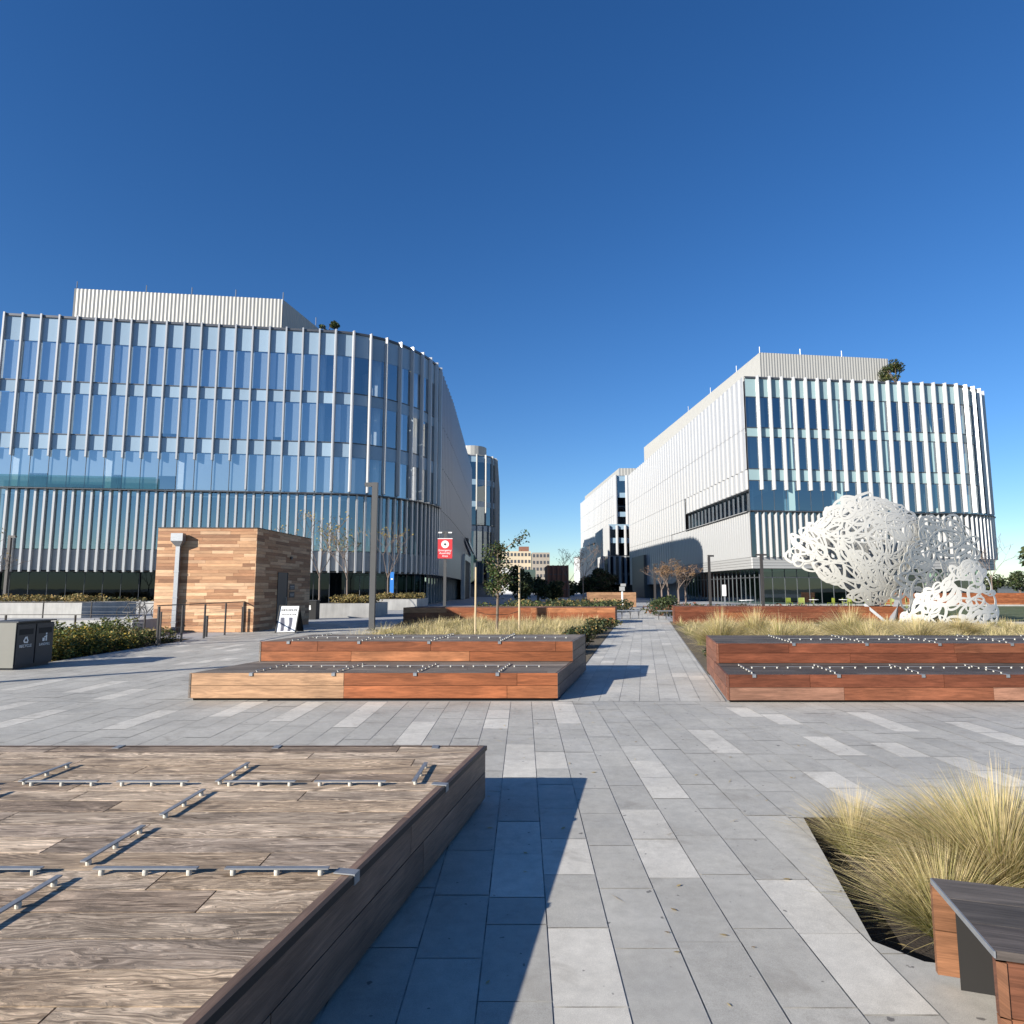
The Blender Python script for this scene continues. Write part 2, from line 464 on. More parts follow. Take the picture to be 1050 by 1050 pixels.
for k in range(-1, 10):
    y = 9.94 - r.random() * .5
    while y < 58:
        L = r.choice((.6, .6, .45, .9)); b = y + L
        def px(yy, kk): return pathL(yy) + kk * CW
        p = [(px(y, k) + .003, y + .003), (px(y, k + 1) - .003, y + .003), (px(b, k + 1) - .003, b - .003), (px(b, k) + .003, b - .003)]
        p = intersect(p, ccw(PATH))
        if len(p) > 2: g.poly([(x_, y_, .0015) for x_, y_ in p], lighttone(r) if r.random() < .11 else tuple(c * 1.12 for c in tone(r)))
        y = b
g.build('path_pavers', M['paver'], kind='structure')
# lawn, kerbs, hills
g = MB(); g.poly([(21.6, 31.3, .0), (60, 31.3, .0), (90, 64, .0), (24.5, 64, .0)])
g.build('lawn', M['lawn'], kind='structure')
g = MB(); g.box(14, 60, 30.7, 31.25, -.01, .12); g.build('kerb', M['concrete'], kind='structure')
g = MB(); g.box(24, 90, 64, 64.7, -.01, .14); g.build('kerb', M['concrete'], kind='structure')
g = MB(); hp = []
for i in range(61):
    x = -2600 + i * 90; h = 25 + 26 * noise.noise((x * .0016, 3.1, 0)) + 9 * noise.noise((x * .006, 8.1, 0))
    if x > 900: h *= .8
    hp.append((x, h))
for (xa, ha), (xb, hb) in zip(hp, hp[1:]):
    g.poly([(xa, 3300, -.4), (xb, 3300, -.4), (xb, 3800, max(6, hb)), (xa, 3800, max(6, ha))])
g.build('hills', M['hill'], kind='structure')

# ------------------------------------------------------------------ planks
def plank_rect(mb, O, U, V, N, ulen, vlen, bw, tones, r, lens=(1.2, 3.0), gap=.004, th=.02, slant=(0, 0), mi=0, vscale=1, phase=None):
    """boards along U stacked along V on a plane; slant = dU/dV of the two ends"""
    O = Vector(O); U = Vector(U).normalized(); V = Vector(V).normalized(); N = Vector(N).normalized()
    nrow = max(1, round(vlen / bw)); bw = vlen / nrow
    for j in range(nrow):
        v0 = j * bw + gap / 2; v1 = (j + 1) * bw - gap / 2
        def e0(v): return slant[0] * v
        def e1(v): return ulen + slant[1] * v
        cuts = []; u = -r.random() * lens[0] if phase is None else phase
        while u < ulen + abs(slant[1] * vlen) + 1:
            cuts.append(u); u += r.uniform(*lens)
        cuts.append(u)
        for a, b in zip(cuts, cuts[1:]):
            q = []
            for (uu, vv, s) in ((a + gap / 2, v0, 1), (b - gap / 2, v0, 1), (b - gap / 2, v1, 1), (a + gap / 2, v1, 1)):
                q.append((min(max(uu, e0(vv)), e1(vv)), vv))
            if q[1][0] - q[0][0] < .02 and q[2][0] - q[3][0] < .02: continue
            k_ = r.uniform(.82, 1.16); c = tones[r.randrange(len(tones))]; c = tuple(x * k_ for x in c)
            du, dv = r.uniform(0, 60), r.uniform(0, 60)
            top = [O + U * uu + V * vv for uu, vv in q]; bot = [p - N * th for p in top]
            uv = [(uu + du, vv * vscale + dv) for uu, vv in q]
            mb.poly(top, c, mi, uv)
            for i in range(4):
                k = (i + 1) % 4
                mb.poly([top[k], top[i], bot[i], bot[k]], tuple(x * .9 for x in c), mi, [uv[k], uv[i], (uv[i][0], uv[i][1] + .02), (uv[k][0], uv[k][1] + .02)])

GREY_TOP = [(.26, .22, .18), (.21, .18, .15), (.31, .265, .22), (.235, .195, .16)]
GREY_DK = [(.135, .115, .10), (.11, .095, .083), (.165, .14, .12), (.12, .10, .088)]
NEAR_TOP = [(.64, .48, .325), (.80, .62, .44), (.46, .345, .245), (.70, .55, .40), (.56, .44, .33)]
NEAR_SIDE = [(.31, .20, .14), (.25, .165, .12), (.36, .24, .17)]
TAN_SIDE = [(.54, .32, .18), (.60, .39, .23), (.50, .28, .15)]
RED_SIDE = [(.38, .135, .055), (.31, .105, .045), (.44, .18, .08), (.36, .12, .048)]
RED_DK = [(.21, .068, .034), (.17, .055, .028), (.26, .095, .048), (.36, .185, .12)]

# skate stops: a flat bar on three pegs (bar + sub-part pegs), used as parts of the decks
def bar_mesh():
    m = MB(); m.bar((-.225, 0, .027), (.225, 0, .027), .026, .006)
    for x in (-.19, 0, .19): m.tube([(x, 0, .0225), (x, 0, .0239)], .009, 8)
    o = m.build('skate_stop', M['galv']); return o
def peg_mesh():
    m = MB(); m.tube([(0, -.003, .0), (0, -.003, .012), (0, -.003, .0225)], [.0115, .0125, .0115], 10); return m.build('peg', M['peg'])
def far_bar_mesh():
    m = MB(); m.bar((-.225, 0, .026), (.225, 0, .026), .02, .006)
    for x in (-.2, 0, .2): m.tube([(x, -.005, .0), (x, -.005, .0235)], .0115, 7, mi=1)
    return m.build('skate_stop', [M['galv'], M['peg']])
BAR = bar_mesh(); PEG = peg_mesh(); FBAR = far_bar_mesh()
proto = [BAR, PEG, FBAR]
def clip_mesh():
    m = MB(); m.box(-.055, .055, -.02, .004, -.0, .006); m.box(-.055, .055, -.001, .006, -.06, .0055)
    m2 = MB()
    m2.box(-.026, .026, -.09, .009, .0, .005); m2.box(-.026, .026, .003, .009, -.04, -.0005)
    return m2.build('edge_bracket', M['galv'])
CLIP = clip_mesh(); proto.append(CLIP)
def add_stop(root, x, y, z, ang, pegs):
    o = (BAR if pegs else FBAR).copy(); COL.objects.link(o); o.parent = root
    o.location = Vector((x, y, z)) - root.location; o.rotation_euler = (0, 0, ang)
    if pegs:
        for px_ in (-.19, 0, .19):
            p = PEG.copy(); COL.objects.link(p); p.parent = o; p.location = (px_, 0, 0)
def add_clip(root, x, y, z, ang):
    o = CLIP.copy(); COL.objects.link(o); o.parent = root; o.location = Vector((x, y, z)) - root.location; o.rotation_euler = (0, 0, ang)
PATHANG = math.atan(SL)

# ---- near deck: right edge leans, back edge at y ~5.34
NZ = .42
def nearR(y): return -.21 + SL * (y - 5.34)
nd = thing('wooden_platform', 'low bleached timber platform nearest the camera, its long shaded side facing the open paving', 'platform', (-2, 3, 0))
m = MB(); r = random.Random(3)
# top boards run along X; V runs away from the camera
y0, y1 = .2, 5.32
plank_rect(m, (-7.5, y0, NZ), (1, 0, 0), (0, 1, 0), (0, 0, 1), nearR(y0) - .045 + 7.5, y1 - y0, .19, NEAR_TOP, r, (1.2, 2.8), .007, .025, (0, SL))
m.build('deck_boards', M['wood_near'], nd)
m = MB(); r = random.Random(8)
du = Vector((SL, 1, 0)).normalized(); nn = Vector((1, -SL, 0)).normalized()
L = (5.34 - .2) / du.y
plank_rect(m, (nearR(.2), .2, .025), du, (0, 0, 1), nn, L, NZ - .02, .2, NEAR_SIDE, r, (1.4, 2.6), .006, .045)
m.build('side_boards', M['wood_side'], nd)
m = MB(); ea = Vector((nearR(.2), .2, NZ - .012)) + nn * .004; eb = Vector((nearR(5.335), 5.335, NZ - .012)) + nn * .004
m.bar(ea, eb, .022, .032, (.055, .043, .036)); m.build('edge_board', M['wood_side'], nd)
m = MB(); r = random.Random(9)
plank_rect(m, (nearR(5.34) - .003, 5.345, .025), (-1, 0, 0), (0, 0, 1), (0, 1, 0), 7.2, NZ - .02, .2, NEAR_SIDE, r, (1.4, 2.6), .006, .02)
m.build('back_boards', M['wood_side'], nd)
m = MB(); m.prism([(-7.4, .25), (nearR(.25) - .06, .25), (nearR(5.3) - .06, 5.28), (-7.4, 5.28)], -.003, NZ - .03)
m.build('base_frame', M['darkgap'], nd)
for gx in (-3.13, -1.89, -.65, -4.37, -5.6):
    for ya in (2.70, 3.29, 3.90, 4.51, 2.1, 1.5):
        if gx + .03 * (ya - 3) > nearR(ya) - .15: continue
        add_stop(nd, gx + .04 * (ya - 3.5), ya, NZ, rad(90) - .04, True)
    add_clip(nd, gx + .05, 5.338, NZ + .001, 0)
for gy in (4.29, 3.0, 1.7):
    for k in range(-3, 2):
        for q in (-1.59, -1.02):
            x = q + k * 1.245
            if x + .25 < nearR(gy) - .05: add_stop(nd, x + .0, gy, NZ, -.0, True)
    add_clip(nd, nearR(gy) + .010, gy, NZ + .006, -rad(90) - PATHANG)

# ---- two-tier decks
def tier_deck(name, label, xl, xr, sl, sr, y0, ym, y1, z1, z2, xl2, tones_front, tones_top, tones_side, seed, clip_x, group=None, stops=True, topmat=None, sidemat=None):
    """front from xl to xr at y0, ends leaning sl, sr; lower tier to ym, upper tier to y1"""
    root = thing(name, label, 'platform', ((xl + xr) / 2, (y0 + y1) / 2, 0), group)
    r = random.Random(seed); topmat = topmat or M['wood_top']; sidemat = sidemat or M['wood_side']
    def XL(y): return xl + sl * (y - y0)
    def XR(y): return xr + sr * (y - y0)
    def XL2(y): return xl2 + sl * (y - ym)
    m = MB()
    plank_rect(m, (XL(y0) + .03, y0 + .02, z1), (1, 0, 0), (0, 1, 0), (0, 0, 1), xr - xl - .06, ym - y0 - .02, .19, tones_top, r, (1.6, 3.4), .005, .025, (sl, sr))
    m.build('lower_deck_boards', topmat, root)
    m = MB()
    plank_rect(m, (xl2 + .03, ym + .02, z2), (1, 0, 0), (0, 1, 0), (0, 0, 1), XR(ym) - xl2 - .06, y1 - ym - .03, .19, tones_top, r, (1.6, 3.4), .005, .025, (sl, sr))
    m.build('upper_deck_boards', topmat, root)
    m = MB(); split = tones_front if isinstance(tones_front[0][0], (tuple, list)) else None
    if split:
        xm = lerp(xl, xr, .42)
        plank_rect(m, (xl, y0, .035), (1, 0, 0), (0, 0, 1), (0, -1, 0), xm - xl, z1 - .03, .19, split[0], r, (1.2, 2.6), .006, .03, phase=0)
        plank_rect(m, (xm, y0, .035), (1, 0, 0), (0, 0, 1), (0, -1, 0), xr - xm, z1 - .03, .19, split[1], r, (1.2, 2.6), .006, .03, phase=0)
    else:
        plank_rect(m, (xl, y0, .035), (1, 0, 0), (0, 0, 1), (0, -1, 0), xr - xl, z1 - .03, .19, tones_front, r, (1.6, 3.2), .006, .03)
    m.build('lower_riser_boards', sidemat, root)
    m = MB()
    tf = split[1] if split else tones_front
    plank_rect(m, (xl2, ym, z1 + .004), (1, 0, 0), (0, 0, 1), (0, -1, 0), XR(ym) - xl2, z2 - z1, .17, tf, r, (1.6, 3.2), .006, .03)
    m.build('upper_riser_boards', sidemat, root)
    # ends
    for nm, fx, s, sg, ya, yb, za, zb in (('right_end_boards', XR, sr, 1, y0, y1, .035, z1), ('right_end_boards', XR, sr, 1, ym, y1, z1 + .003, z2),
                                          ('left_end_boards', XL, sl, -1, y0, ym + .3, .035, z1), ('left_end_boards', XL2, sl, -1, ym, y1, .035, z2)):
        u = Vector((s, 1, 0)).normalized(); n = Vector((1, -s, 0)).normalized() * sg
        m = MB(); o = (fx(ya) + sg * .002, ya, za)
        plank_rect(m, o, u, (0, 0, 1), n, (yb - ya) / u.y, zb - za, .18, tones_side, r, (1.2, 2.2), .006, .03)
        m.build(nm[nm.index('_') + 1:], sidemat, root)
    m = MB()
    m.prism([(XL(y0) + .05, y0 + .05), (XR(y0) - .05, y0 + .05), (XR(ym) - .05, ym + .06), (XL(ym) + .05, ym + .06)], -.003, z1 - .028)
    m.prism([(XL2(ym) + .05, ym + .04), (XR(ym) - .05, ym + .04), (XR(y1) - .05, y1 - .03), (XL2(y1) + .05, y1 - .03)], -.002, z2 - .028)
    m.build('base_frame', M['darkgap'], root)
    m = MB(); plank_rect(m, (XR(y1), y1 + .002, .035), (-1, 0, 0), (0, 0, 1), (0, 1, 0), XR(y1) - XL2(y1), z2 - .035, .19, tones_side, r, (1.6, 3), .006, .03)
    m.build('back_boards', sidemat, root)
    if stops:
        d = .15
        for ya, yb, z, fl in ((y0, ym, z1, XL), (ym, y1, z2, XL2)):
            gy = ya + .80
            for cx in clip_x:
                if cx < fl(ya) + .1 or cx > XR(ya) - .1: continue
                add_clip(root, cx, ya - .006, z + .002, rad(180))
                yy = ya + .36
                while yy < yb - .2:
                    x = cx + d * (yy - ya)
                    if fl(yy) + .05 < x < XR(yy) - .05: add_stop(root, x, yy, z, rad(90) - d, False)
                    yy += .60
                for q in (.34, .91):
                    x = cx + d * (gy - ya) + q
                    if fl(gy) + .3 < x < XR(gy) - .3: add_stop(root, x, gy, z, 0, False)
    return root

tier_deck('tiered_platform', 'two-step timber platform left of the path, its left front boards pale tan', -4.82, .68, .22, .235, 9.98, 11.58, 13.4, .40, .74, -4.40,
          [TAN_SIDE, RED_SIDE], GREY_TOP, [(.22, .18, .15), (.19, .155, .13)], 21, [-3.9, -2.67, -1.45, -.22])
tier_deck('tiered_platform', 'two-step red-brown timber platform right of the path, in front of the white sculpture', 3.15, 11.5, .204, .204, 9.80, 11.30, 13.3, .40, .73, 3.48,
          RED_DK, GREY_DK, [(.24, .10, .06), (.20, .085, .055)], 22, [3.55, 4.79, 6.03, 7.27, 8.5, 9.75, 11.0])
for o in proto: bpy.data.objects.remove(o)

# ---- long seat walls at the back of the planting beds
def seat_wall(label, xl, xr, y, z, depth, slope, seed, tones):
    root = thing('timber_seat_wall', label, 'bench', ((xl + xr) / 2, y, 0), 'long timber seat walls behind the planting')
    r = random.Random(seed); n = Vector((0, -1, .0)).normalized()
    m = MB(); plank_rect(m, (xl, y, .02), (1, 0, 0), (0, 0, 1), (0, -1, 0), xr - xl, z - .02, .25, tones, r, (2, 4.5), .008, .03)
    m.build('front_boards', M['wood_side'], root)
    m = MB(); plank_rect(m, (xl, y + .01, z), (1, 0, 0), (0, 1, 0), (0, 0, 1), xr - xl, depth - .02, .2, RED_DK, r, (2, 4.5), .006, .03, (slope, slope))
    m.build('top_boards', M['wood_top'], root)
    u = Vector((slope, 1, 0)).normalized()
    for x, sg in ((xl, -1), (xr, 1)):
        m = MB(); nn = Vector((1, -slope, 0)).normalized() * sg
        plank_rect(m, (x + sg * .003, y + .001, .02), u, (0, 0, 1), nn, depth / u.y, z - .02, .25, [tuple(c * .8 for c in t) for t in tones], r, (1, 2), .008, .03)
        m.build('end_boards', M['wood_side'], root)
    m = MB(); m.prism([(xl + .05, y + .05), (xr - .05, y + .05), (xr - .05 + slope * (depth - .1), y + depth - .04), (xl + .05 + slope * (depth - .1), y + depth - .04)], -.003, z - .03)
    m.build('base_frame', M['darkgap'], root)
    return root
seat_wall('long orange-brown timber seat wall behind the young staked tree', -5.25, 4.98, 31.9, .76, 2.2, .2, 31, RED_SIDE + [(.55, .26, .12)])
seat_wall('long red-brown timber seat wall behind the straw grasses, running behind the white sculpture', 7.55, 18.2, 30.7, .84, 2.0, .2, 32, RED_DK[:3] + RED_SIDE[:2])
seat_wall('low orange timber wall beyond the lawn at the right edge of the picture', 38, 62, 66, 1.25, 2.5, 0, 33, RED_SIDE)

# ---- bench with a cut corner at the lower right
bn = thing('bench', 'dark-topped timber bench with a cut corner beside the large straw grass', 'bench', (2.5, 2.4, 0))
d = Vector((.955, -.297, 0)); A = Vector((1.80, 2.97, 0)); N_ = Vector((1.655, 2.40, 0)); C_ = Vector((2.00, 2.905, 0)); BL = 3.2
bz = .42
r = random.Random(41)
m = MB()
e = (N_ - A); W = Vector((d.y, -d.x, 0)) * 1                     # across the bench toward the camera
wid = e.dot(W); sl_ = e.dot(d) / wid
plank_rect(m, (A.x, A.y, bz), d, W, (0, 0, 1), BL, wid, .19, GREY_DK, r, (2.5, 4), .004, .03, (sl_, 0))
m.build('seat_boards', M['wood_top'], bn)
m = MB()
fl = (C_ - A).length
plank_rect(m, (A.x, A.y, .03), (C_ - A), (0, 0, 1), W, fl, bz - .032 - .03, .19, [(.26, .12, .06), (.20, .085, .042)], r, (2, 3), .005, .03)
cn = (N_ - C_).normalized()
plank_rect(m, (C_.x, C_.y, .03), cn, (0, 0, 1), Vector((cn.y, -cn.x, 0)), (N_ - C_).length, bz - .062, .19, [(.25, .11, .055)], r, (2, 3), .005, .03)
plank_rect(m, (N_.x, N_.y, .03), d, (0, 0, 1), W, BL, bz - .062, .19, [(.24, .10, .05), (.19, .075, .04)], r, (2, 3), .005, .03)
m.build('face_boards', M['wood_side'], bn)
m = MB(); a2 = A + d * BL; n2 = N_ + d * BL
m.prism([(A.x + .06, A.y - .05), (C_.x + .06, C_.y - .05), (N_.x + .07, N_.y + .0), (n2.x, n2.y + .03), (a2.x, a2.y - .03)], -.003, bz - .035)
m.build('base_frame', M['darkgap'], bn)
m = MB(); m.bar((A.x - .004, A.y - .004, bz - .012), (N_.x - .004, N_.y - .004, bz - .012), .006, .022)
m.build('edge_trim', M['galv'], bn)

# ------------------------------------------------------------------ grasses and shrubs
STRAW = (.74, .61, .36); STRAW2 = (.56, .44, .20); GREEN = (.13, .17, .035); OLIVE = (.26, .27, .07)
def clump(mb, cx, cy, cz, n, h, spread, w, r, green=.5, droop=.55, lean=(0, 0)):
    for _ in range(n):
        a = r.uniform(0, 2 * math.pi); rr = (r.random() ** .6)
        bx, by = cx + math.cos(a) * rr * spread * .22, cy + math.sin(a) * rr * spread * .22
        out = spread * (.15 + .95 * rr) * r.uniform(.7, 1.15)
        hh = h * r.uniform(.6, 1.1) * (1.05 - .45 * rr)
        a2 = a + r.uniform(-.5, .5); dx, dy = math.cos(a2), math.sin(a2)
        px_, py_ = -dy, dx
        tw = r.uniform(-.6, .6); ww = w * r.uniform(.6, 1.3)
        g_ = r.random()
        cb = mixc(GREEN, OLIVE, r.random()); ct = mixc(STRAW, STRAW2, r.random())
        if g_ < green * .4: ct = mixc(ct, OLIVE, .7)
        pts = []
        for i in range(5):
            t = i / 4
            o = out * (t ** 1.35); z = hh * (t * (1 - droop * .45 * rr * t * t))
            pts.append((bx + dx * o + lean[0] * t * t, by + dy * o + lean[1] * t * t, cz + z))
        for i in range(4):
            w0 = ww * (1 - i / 4.4); w1 = ww * (1 - (i + 1) / 4.4)
            p, q = pts[i], pts[i + 1]
            c0 = mixc(cb, ct, min(1, (i + .0) / 4 * 1.5)); c1 = mixc(cb, ct, min(1, (i + 1) / 4 * 1.5))
            mb.poly([(p[0] - px_ * w0, p[1] - py_ * w0, p[2] - tw * w0), (p[0] + px_ * w0, p[1] + py_ * w0, p[2] + tw * w0),
                     (q[0] + px_ * w1, q[1] + py_ * w1, q[2] + tw * w1), (q[0] - px_ * w1, q[1] - py_ * w1, q[2] - tw * w1)], (c0, c0, c1, c1))
GG = 'straw ornamental grass clumps'
def grass_thing(label, x, y, z, n, h, sp, w, seed, green=.5, lean=(0, 0), group=None, droop=.55):
    m = MB(); clump(m, x, y, z, n, h, sp, w, random.Random(seed), green, droop, lean)
    rr_ = random.Random(seed + 5)
    clump(m, x, y, z, int(n * .06), h * 1.12, sp * .8, w * .8, rr_, 0, .15)
    clump(m, x + .05, y, z, int(n * .14), h * .42, sp * 1.0, w, rr_, .1, 1.3)
    o = m.build('ornamental_grass', M['blade'], origin=Vector((x, y, z)))
    o['kind'] = 'thing'; tag(o, label, 'grass', group); return o
grass_thing('largest straw and green grass tussock in the paving pit, arching over the corner bench', 2.86, 4.05, -.12, 5200, .68, .78, .0034, 51, .8)
grass_thing('straw grass tussock at the right edge of the paving pit behind the bench', 3.85, 3.85, -.12, 3200, .70, .84, .0034, 52, .8)
grass_thing('small pale dry grass tuft at the far left corner of the paving pit', 2.32, 4.66, -.12, 1000, .46, .40, .002, 53, .2)
grass_thing('short green-based grass tuft at the front corner of the pit beside the bench', 2.25, 3.62, -.12, 1500, .48, .52, .0022, 54, .8)

m = MB(); r = random.Random(66)                              # fallen leaves and straw
for k in range(150):
    if k < 90: x, y, z = r.uniform(1.9, 4.6), r.uniform(3.3, 4.9), -.112
    else: x, y, z = r.uniform(-.2, 3.2), r.uniform(2.6, 9.7), .004
    a = r.uniform(0, 6.28); L = r.uniform(.012, .03) if k % 3 else r.uniform(.04, .10); w_ = L * .4 if k % 3 else .002
    dx, dy = math.cos(a), math.sin(a); c = mixc((.20, .13, .06), STRAW2, r.random())
    m.poly([(x - dx * L, y - dy * L, z + .001), (x + dy * w_, y - dx * w_, z + .002), (x + dx * L, y + dy * L, z + .004), (x - dy * w_, y + dx * w_, z + .002)], c)
o = m.build('leaf_litter', M['leaf'], kind='stuff'); tag(o, 'scattered dry leaf bits and straw around the paving pit', 'litter')
# dry ground cover of the two beds: uncountable
def bed_grass(name, label, region, n, blades, h, sp, w, seed, green):
    m = MB(); r = random.Random(seed)
    for _ in range(n):
        x, y = region(r)
        clump(m, x, y, -.01, blades, h * r.uniform(.6, 1.25), sp * r.uniform(.7, 1.3), w, r, green, .5)
    o = m.build(name, M['blade'], kind='stuff'); tag(o, label, 'grass'); return o
def regL(r):
    y = 13.8 + 17.5 * r.random() ** .9
    return r.uniform(-5.2 + .1 * (y - 13), pathL(y) - .9), y
def regR(r):
    y = 13.7 + 16.6 * r.random() ** .9
    return r.uniform(pathR(y) + .35, 23 - (30 - y) * .25), y
g = MB(); g.poly([(-4.25, 13.2, .004), (pathL(13.2) - .02, 13.2, .004), (pathL(34) - .02, 34, .004), (-5.6, 34, .004)])
g.build('left_bed_soil', M['drybed'], kind='structure')
g = MB(); g.poly([(pathR(13.0) + .02, 13.0, .004), (22.5, 13.0, .004), (23.6, 30.7, .004), (pathR(34) + .02, 34, .004)])
g.build('right_bed_soil', M['drybed'], kind='structure')
bed_grass('bed_grass', 'dry straw grass filling the bed behind the left platform', regL, 440, 62, .52, .55, .009, 61, .3)
bed_grass('bed_grass', 'dry straw grass filling the bed below the white sculpture', regR, 620, 60, .42, .5, .009, 62, .3)
i = 0
RT = [('straw grass mound close to the dark red seat wall, third from the path', 7.9, 21.5, 1.15, 1.0, .5),
      ('green-hearted grass mound right behind the right platform, below the double lamp post', 9.6, 17.8, .95, .95, .9),
      ('pale straw mound directly below the middle of the white sculpture', 12.6, 20.6, .95, 1.0, .3),
      ('straw mound at the foot of the lower right lobe of the sculpture', 15.8, 23.4, .8, .95, .4),('tall straw grass tussock at the left end of the right bed, next to the path', 5.75, 18.3, 1.15, .95, .8),
      ('broad green-based grass tussock second from the path in the right bed', 7.0, 17.4, 1.0, 1.0, .9),
      ('rounded straw grass mound in front of the lamp posts and the dark red seat wall', 8.3, 19.2, .85, .85, .6),
      ('wide arching grass mound in the right bed, left of the white sculpture', 10.4, 20.4, 1.25, 1.15, .7),
      ('low pale grass tuft between the two larger mounds of the right bed', 9.0, 16.3, .7, .7, .4),
      ('straw grass tussock just below the left tip of the white sculpture', 11.6, 19.0, .95, .95, .5),
      ('small grass tuft near the feet of the white sculpture', 13.6, 24.0, .7, .8, .5)]
for lb, x, y, h, sp, gr in RT:
    i += 1; grass_thing(lb, x, y, 0, 1300, h, sp, .0085, 70 + i, gr, group=GG)
grass_thing('fresh green grass tuft at the foot of the tall grey lamp post', -4.3, 22.0, 0, 420, .62, .8, .006, 90, 1.0, group=GG)
grass_thing('bleached tall grass mound under the young staked tree', .4, 20.0, 0, 600, .95, .95, .0052, 91, .3, group=GG)

def leaf_cloud(mb, blobs, n, size, r, cols, flat=0, shell=.35):
    """many small leaves through the volume of several ellipsoids (cx,cy,cz,rx,ry,rz)"""
    tot = sum(b[3] * b[4] * b[5] for b in blobs)
    for b in blobs:
        for _ in range(max(4, int(n * b[3] * b[4] * b[5] / tot))):
            while True:
                u = Vector((r.uniform(-1, 1), r.uniform(-1, 1), r.uniform(-1, 1)))
                if shell < u.length < 1 or (u.length < shell and r.random() < .3): break
            p = Vector((b[0] + u.x * b[3], b[1] + u.y * b[4], b[2] + u.z * b[5]))
            a = Vector((r.gauss(0, 1), r.gauss(0, 1), r.gauss(0, .7))).normalized()
            c = a.cross(Vector((r.gauss(0, 1), r.gauss(0, 1), r.gauss(0, 1)))).normalized()
            s = size * r.uniform(.6, 1.35)
            k_ = r.uniform(.6, 1.4); col = tuple(q * k_ * r.uniform(.93, 1.07) for q in cols[r.randrange(len(cols))])
            mb.poly([p - a * s, p + c * s * .42, p + a * s, p - c * s * .42], col)
def rough_blobs(r, c, R, n, squash=1, sz=(.3, .55)):
    out = []
    for _ in range(n):
        d = Vector((r.gauss(0, 1), r.gauss(0, 1), r.gauss(0, 1))).normalized() * r.uniform(.2, .85)
        k = R * r.uniform(*sz)
        out.append((c[0] + d.x * R, c[1] + d.y * R, c[2] + d.z * R * squash, k, k, k * r.uniform(.6, .95)))
    return out
DKG = [(.035, .05, .02), (.045, .06, .025), (.06, .07, .03), (.025, .038, .018)]
MIDG = [(.06, .085, .025), (.08, .10, .03), (.05, .07, .02)]
YEL = [(.38, .26, .04), (.20, .19, .04), (.08, .11, .03), (.28, .20, .05)]
OCH = [(.26, .19, .07), (.20, .16, .06), (.15, .13, .05)]
def shrub(label, x, y, z, R, h, n, leaf, cols, seed, cat='shrub', group=None, blobs=7, name='shrub'):
    r = random.Random(seed); m = MB()
    bl = [(x + r.uniform(-.6, .6) * R, y + r.uniform(-.6, .6) * R, z + h * r.uniform(.3, .62), R * r.uniform(.35, .6), R * r.uniform(.35, .6), h * r.uniform(.28, .42)) for _ in range(blobs)]
    leaf_cloud(m, bl, n, leaf, r, cols)
    for _ in range(8):
        a = r.uniform(0, 6.28); m.tube([(x, y, z), (x + math.cos(a) * R * .5, y + math.sin(a) * R * .5, z + h * .6)], [.012, .005], 4, (.08, .06, .04))
    o = m.build(name, M['leaf'], origin=Vector((x, y, z))); return tag(o, label, cat, group)
# path-side dark shrubs of the left bed
for k, (x, y, R, h, lb) in enumerate([(2.05, 18.6, .75, .62, 'dark green shrub at the path edge right behind the left platform'), (2.75, 22.5, .8, .6, 'dark low shrub midway along the left bed beside the path'), (1.35, 17.2, .55, .45, 'small olive shrub tucked behind the back corner of the left platform'), (3.7, 27.5, .8, .55, 'dark shrub at the end of the orange seat wall by the path')]):
    shrub(lb, x, y, 0, R, h, 1500, .055, DKG + OCH[:1], 200 + k, group='dark shrubs along the path')
for k, (x, y, R, h, lb) in enumerate([(4.95, 15.6, .6, .5, 'dark green shrub at the path edge behind the right platform'), (5.5, 17.0, .6, .45, 'low olive shrub beside the path below the tall grass')]):
    shrub(lb, x, y, 0, R, h, 1300, .05, DKG + OCH[:1], 220 + k, group='dark shrubs along the path')
# hedge bed beside the bin
r = random.Random(17)
HL = ['yellow-flecked shrub next to the dark bin', 'second yellow-flecked shrub from the bin', 'bushy shrub with the brightest yellow leaves, in the middle of the plaza-edge row', 'half yellow half green shrub before the handrail', 'green shrub nearest the handrail', 'low green shrub at the foot of the shed railing']
for k, lb in enumerate(HL):
    y = 15.75 + k * .95
    shrub(lb, -11.25 - .05 * k, y, -.14, .85, .95 - .05 * k, 2600, .045, (YEL + MIDG if k < 4 else MIDG + OCH), 240 + k, group='shrubs along the plaza edge', blobs=9)
for k in range(5):
    shrub('leafy shrub in the back row of the bed left of the plaza' if 0 else ['green shrub behind the bin, partly hidden', 'green shrub in the second row beyond the bin', 'dull green shrub of the second row, below the concrete walkway', 'dense green shrub of the second row near the shed', 'green shrub against the tan shed wall'][k],
          -12.6 - .1 * k, 16.2 + k * 1.3, -.14, .95, .95, 1800, .05, MIDG + YEL[1:3], 260 + k, group='shrubs in the second row')

# ------------------------------------------------------------------ left side: bin, shed, rails, walls
# litter and recycling bin
bt = thing('recycling_bin', 'dark double recycling bin standing at the left edge of the plaza', 'bin', (-10.5, 14.2, 0))
bx0, bx1, by0, by1 = -10.92, -10.20, 13.62, 14.78
m = MB(); m.box(bx0 + .02, bx1 - .02, by0 + .015, by1, .06, .93); m.box(bx0 + .05, bx1 - .06, by0 + .05, by1 - .05, .93, .955)
m.box(bx0 + .05, bx1 - .05, by0 + .06, by1 - .05, 0, .06)
m.build('body', M['bin'], bt)
m = MB(); m.prism([(bx0, by0), (bx1 + .003, by0), (bx1 + .003, by0 + .014), (bx0, by0 + .014)], .045, .955)
m.build('end_panel', M['bin_end'], bt)
m = MB(); m.box(bx0 - .01, bx1 + .03, by0 + .016, by1 + .01, .957, .985); m.build('lid', M['bin'], bt)
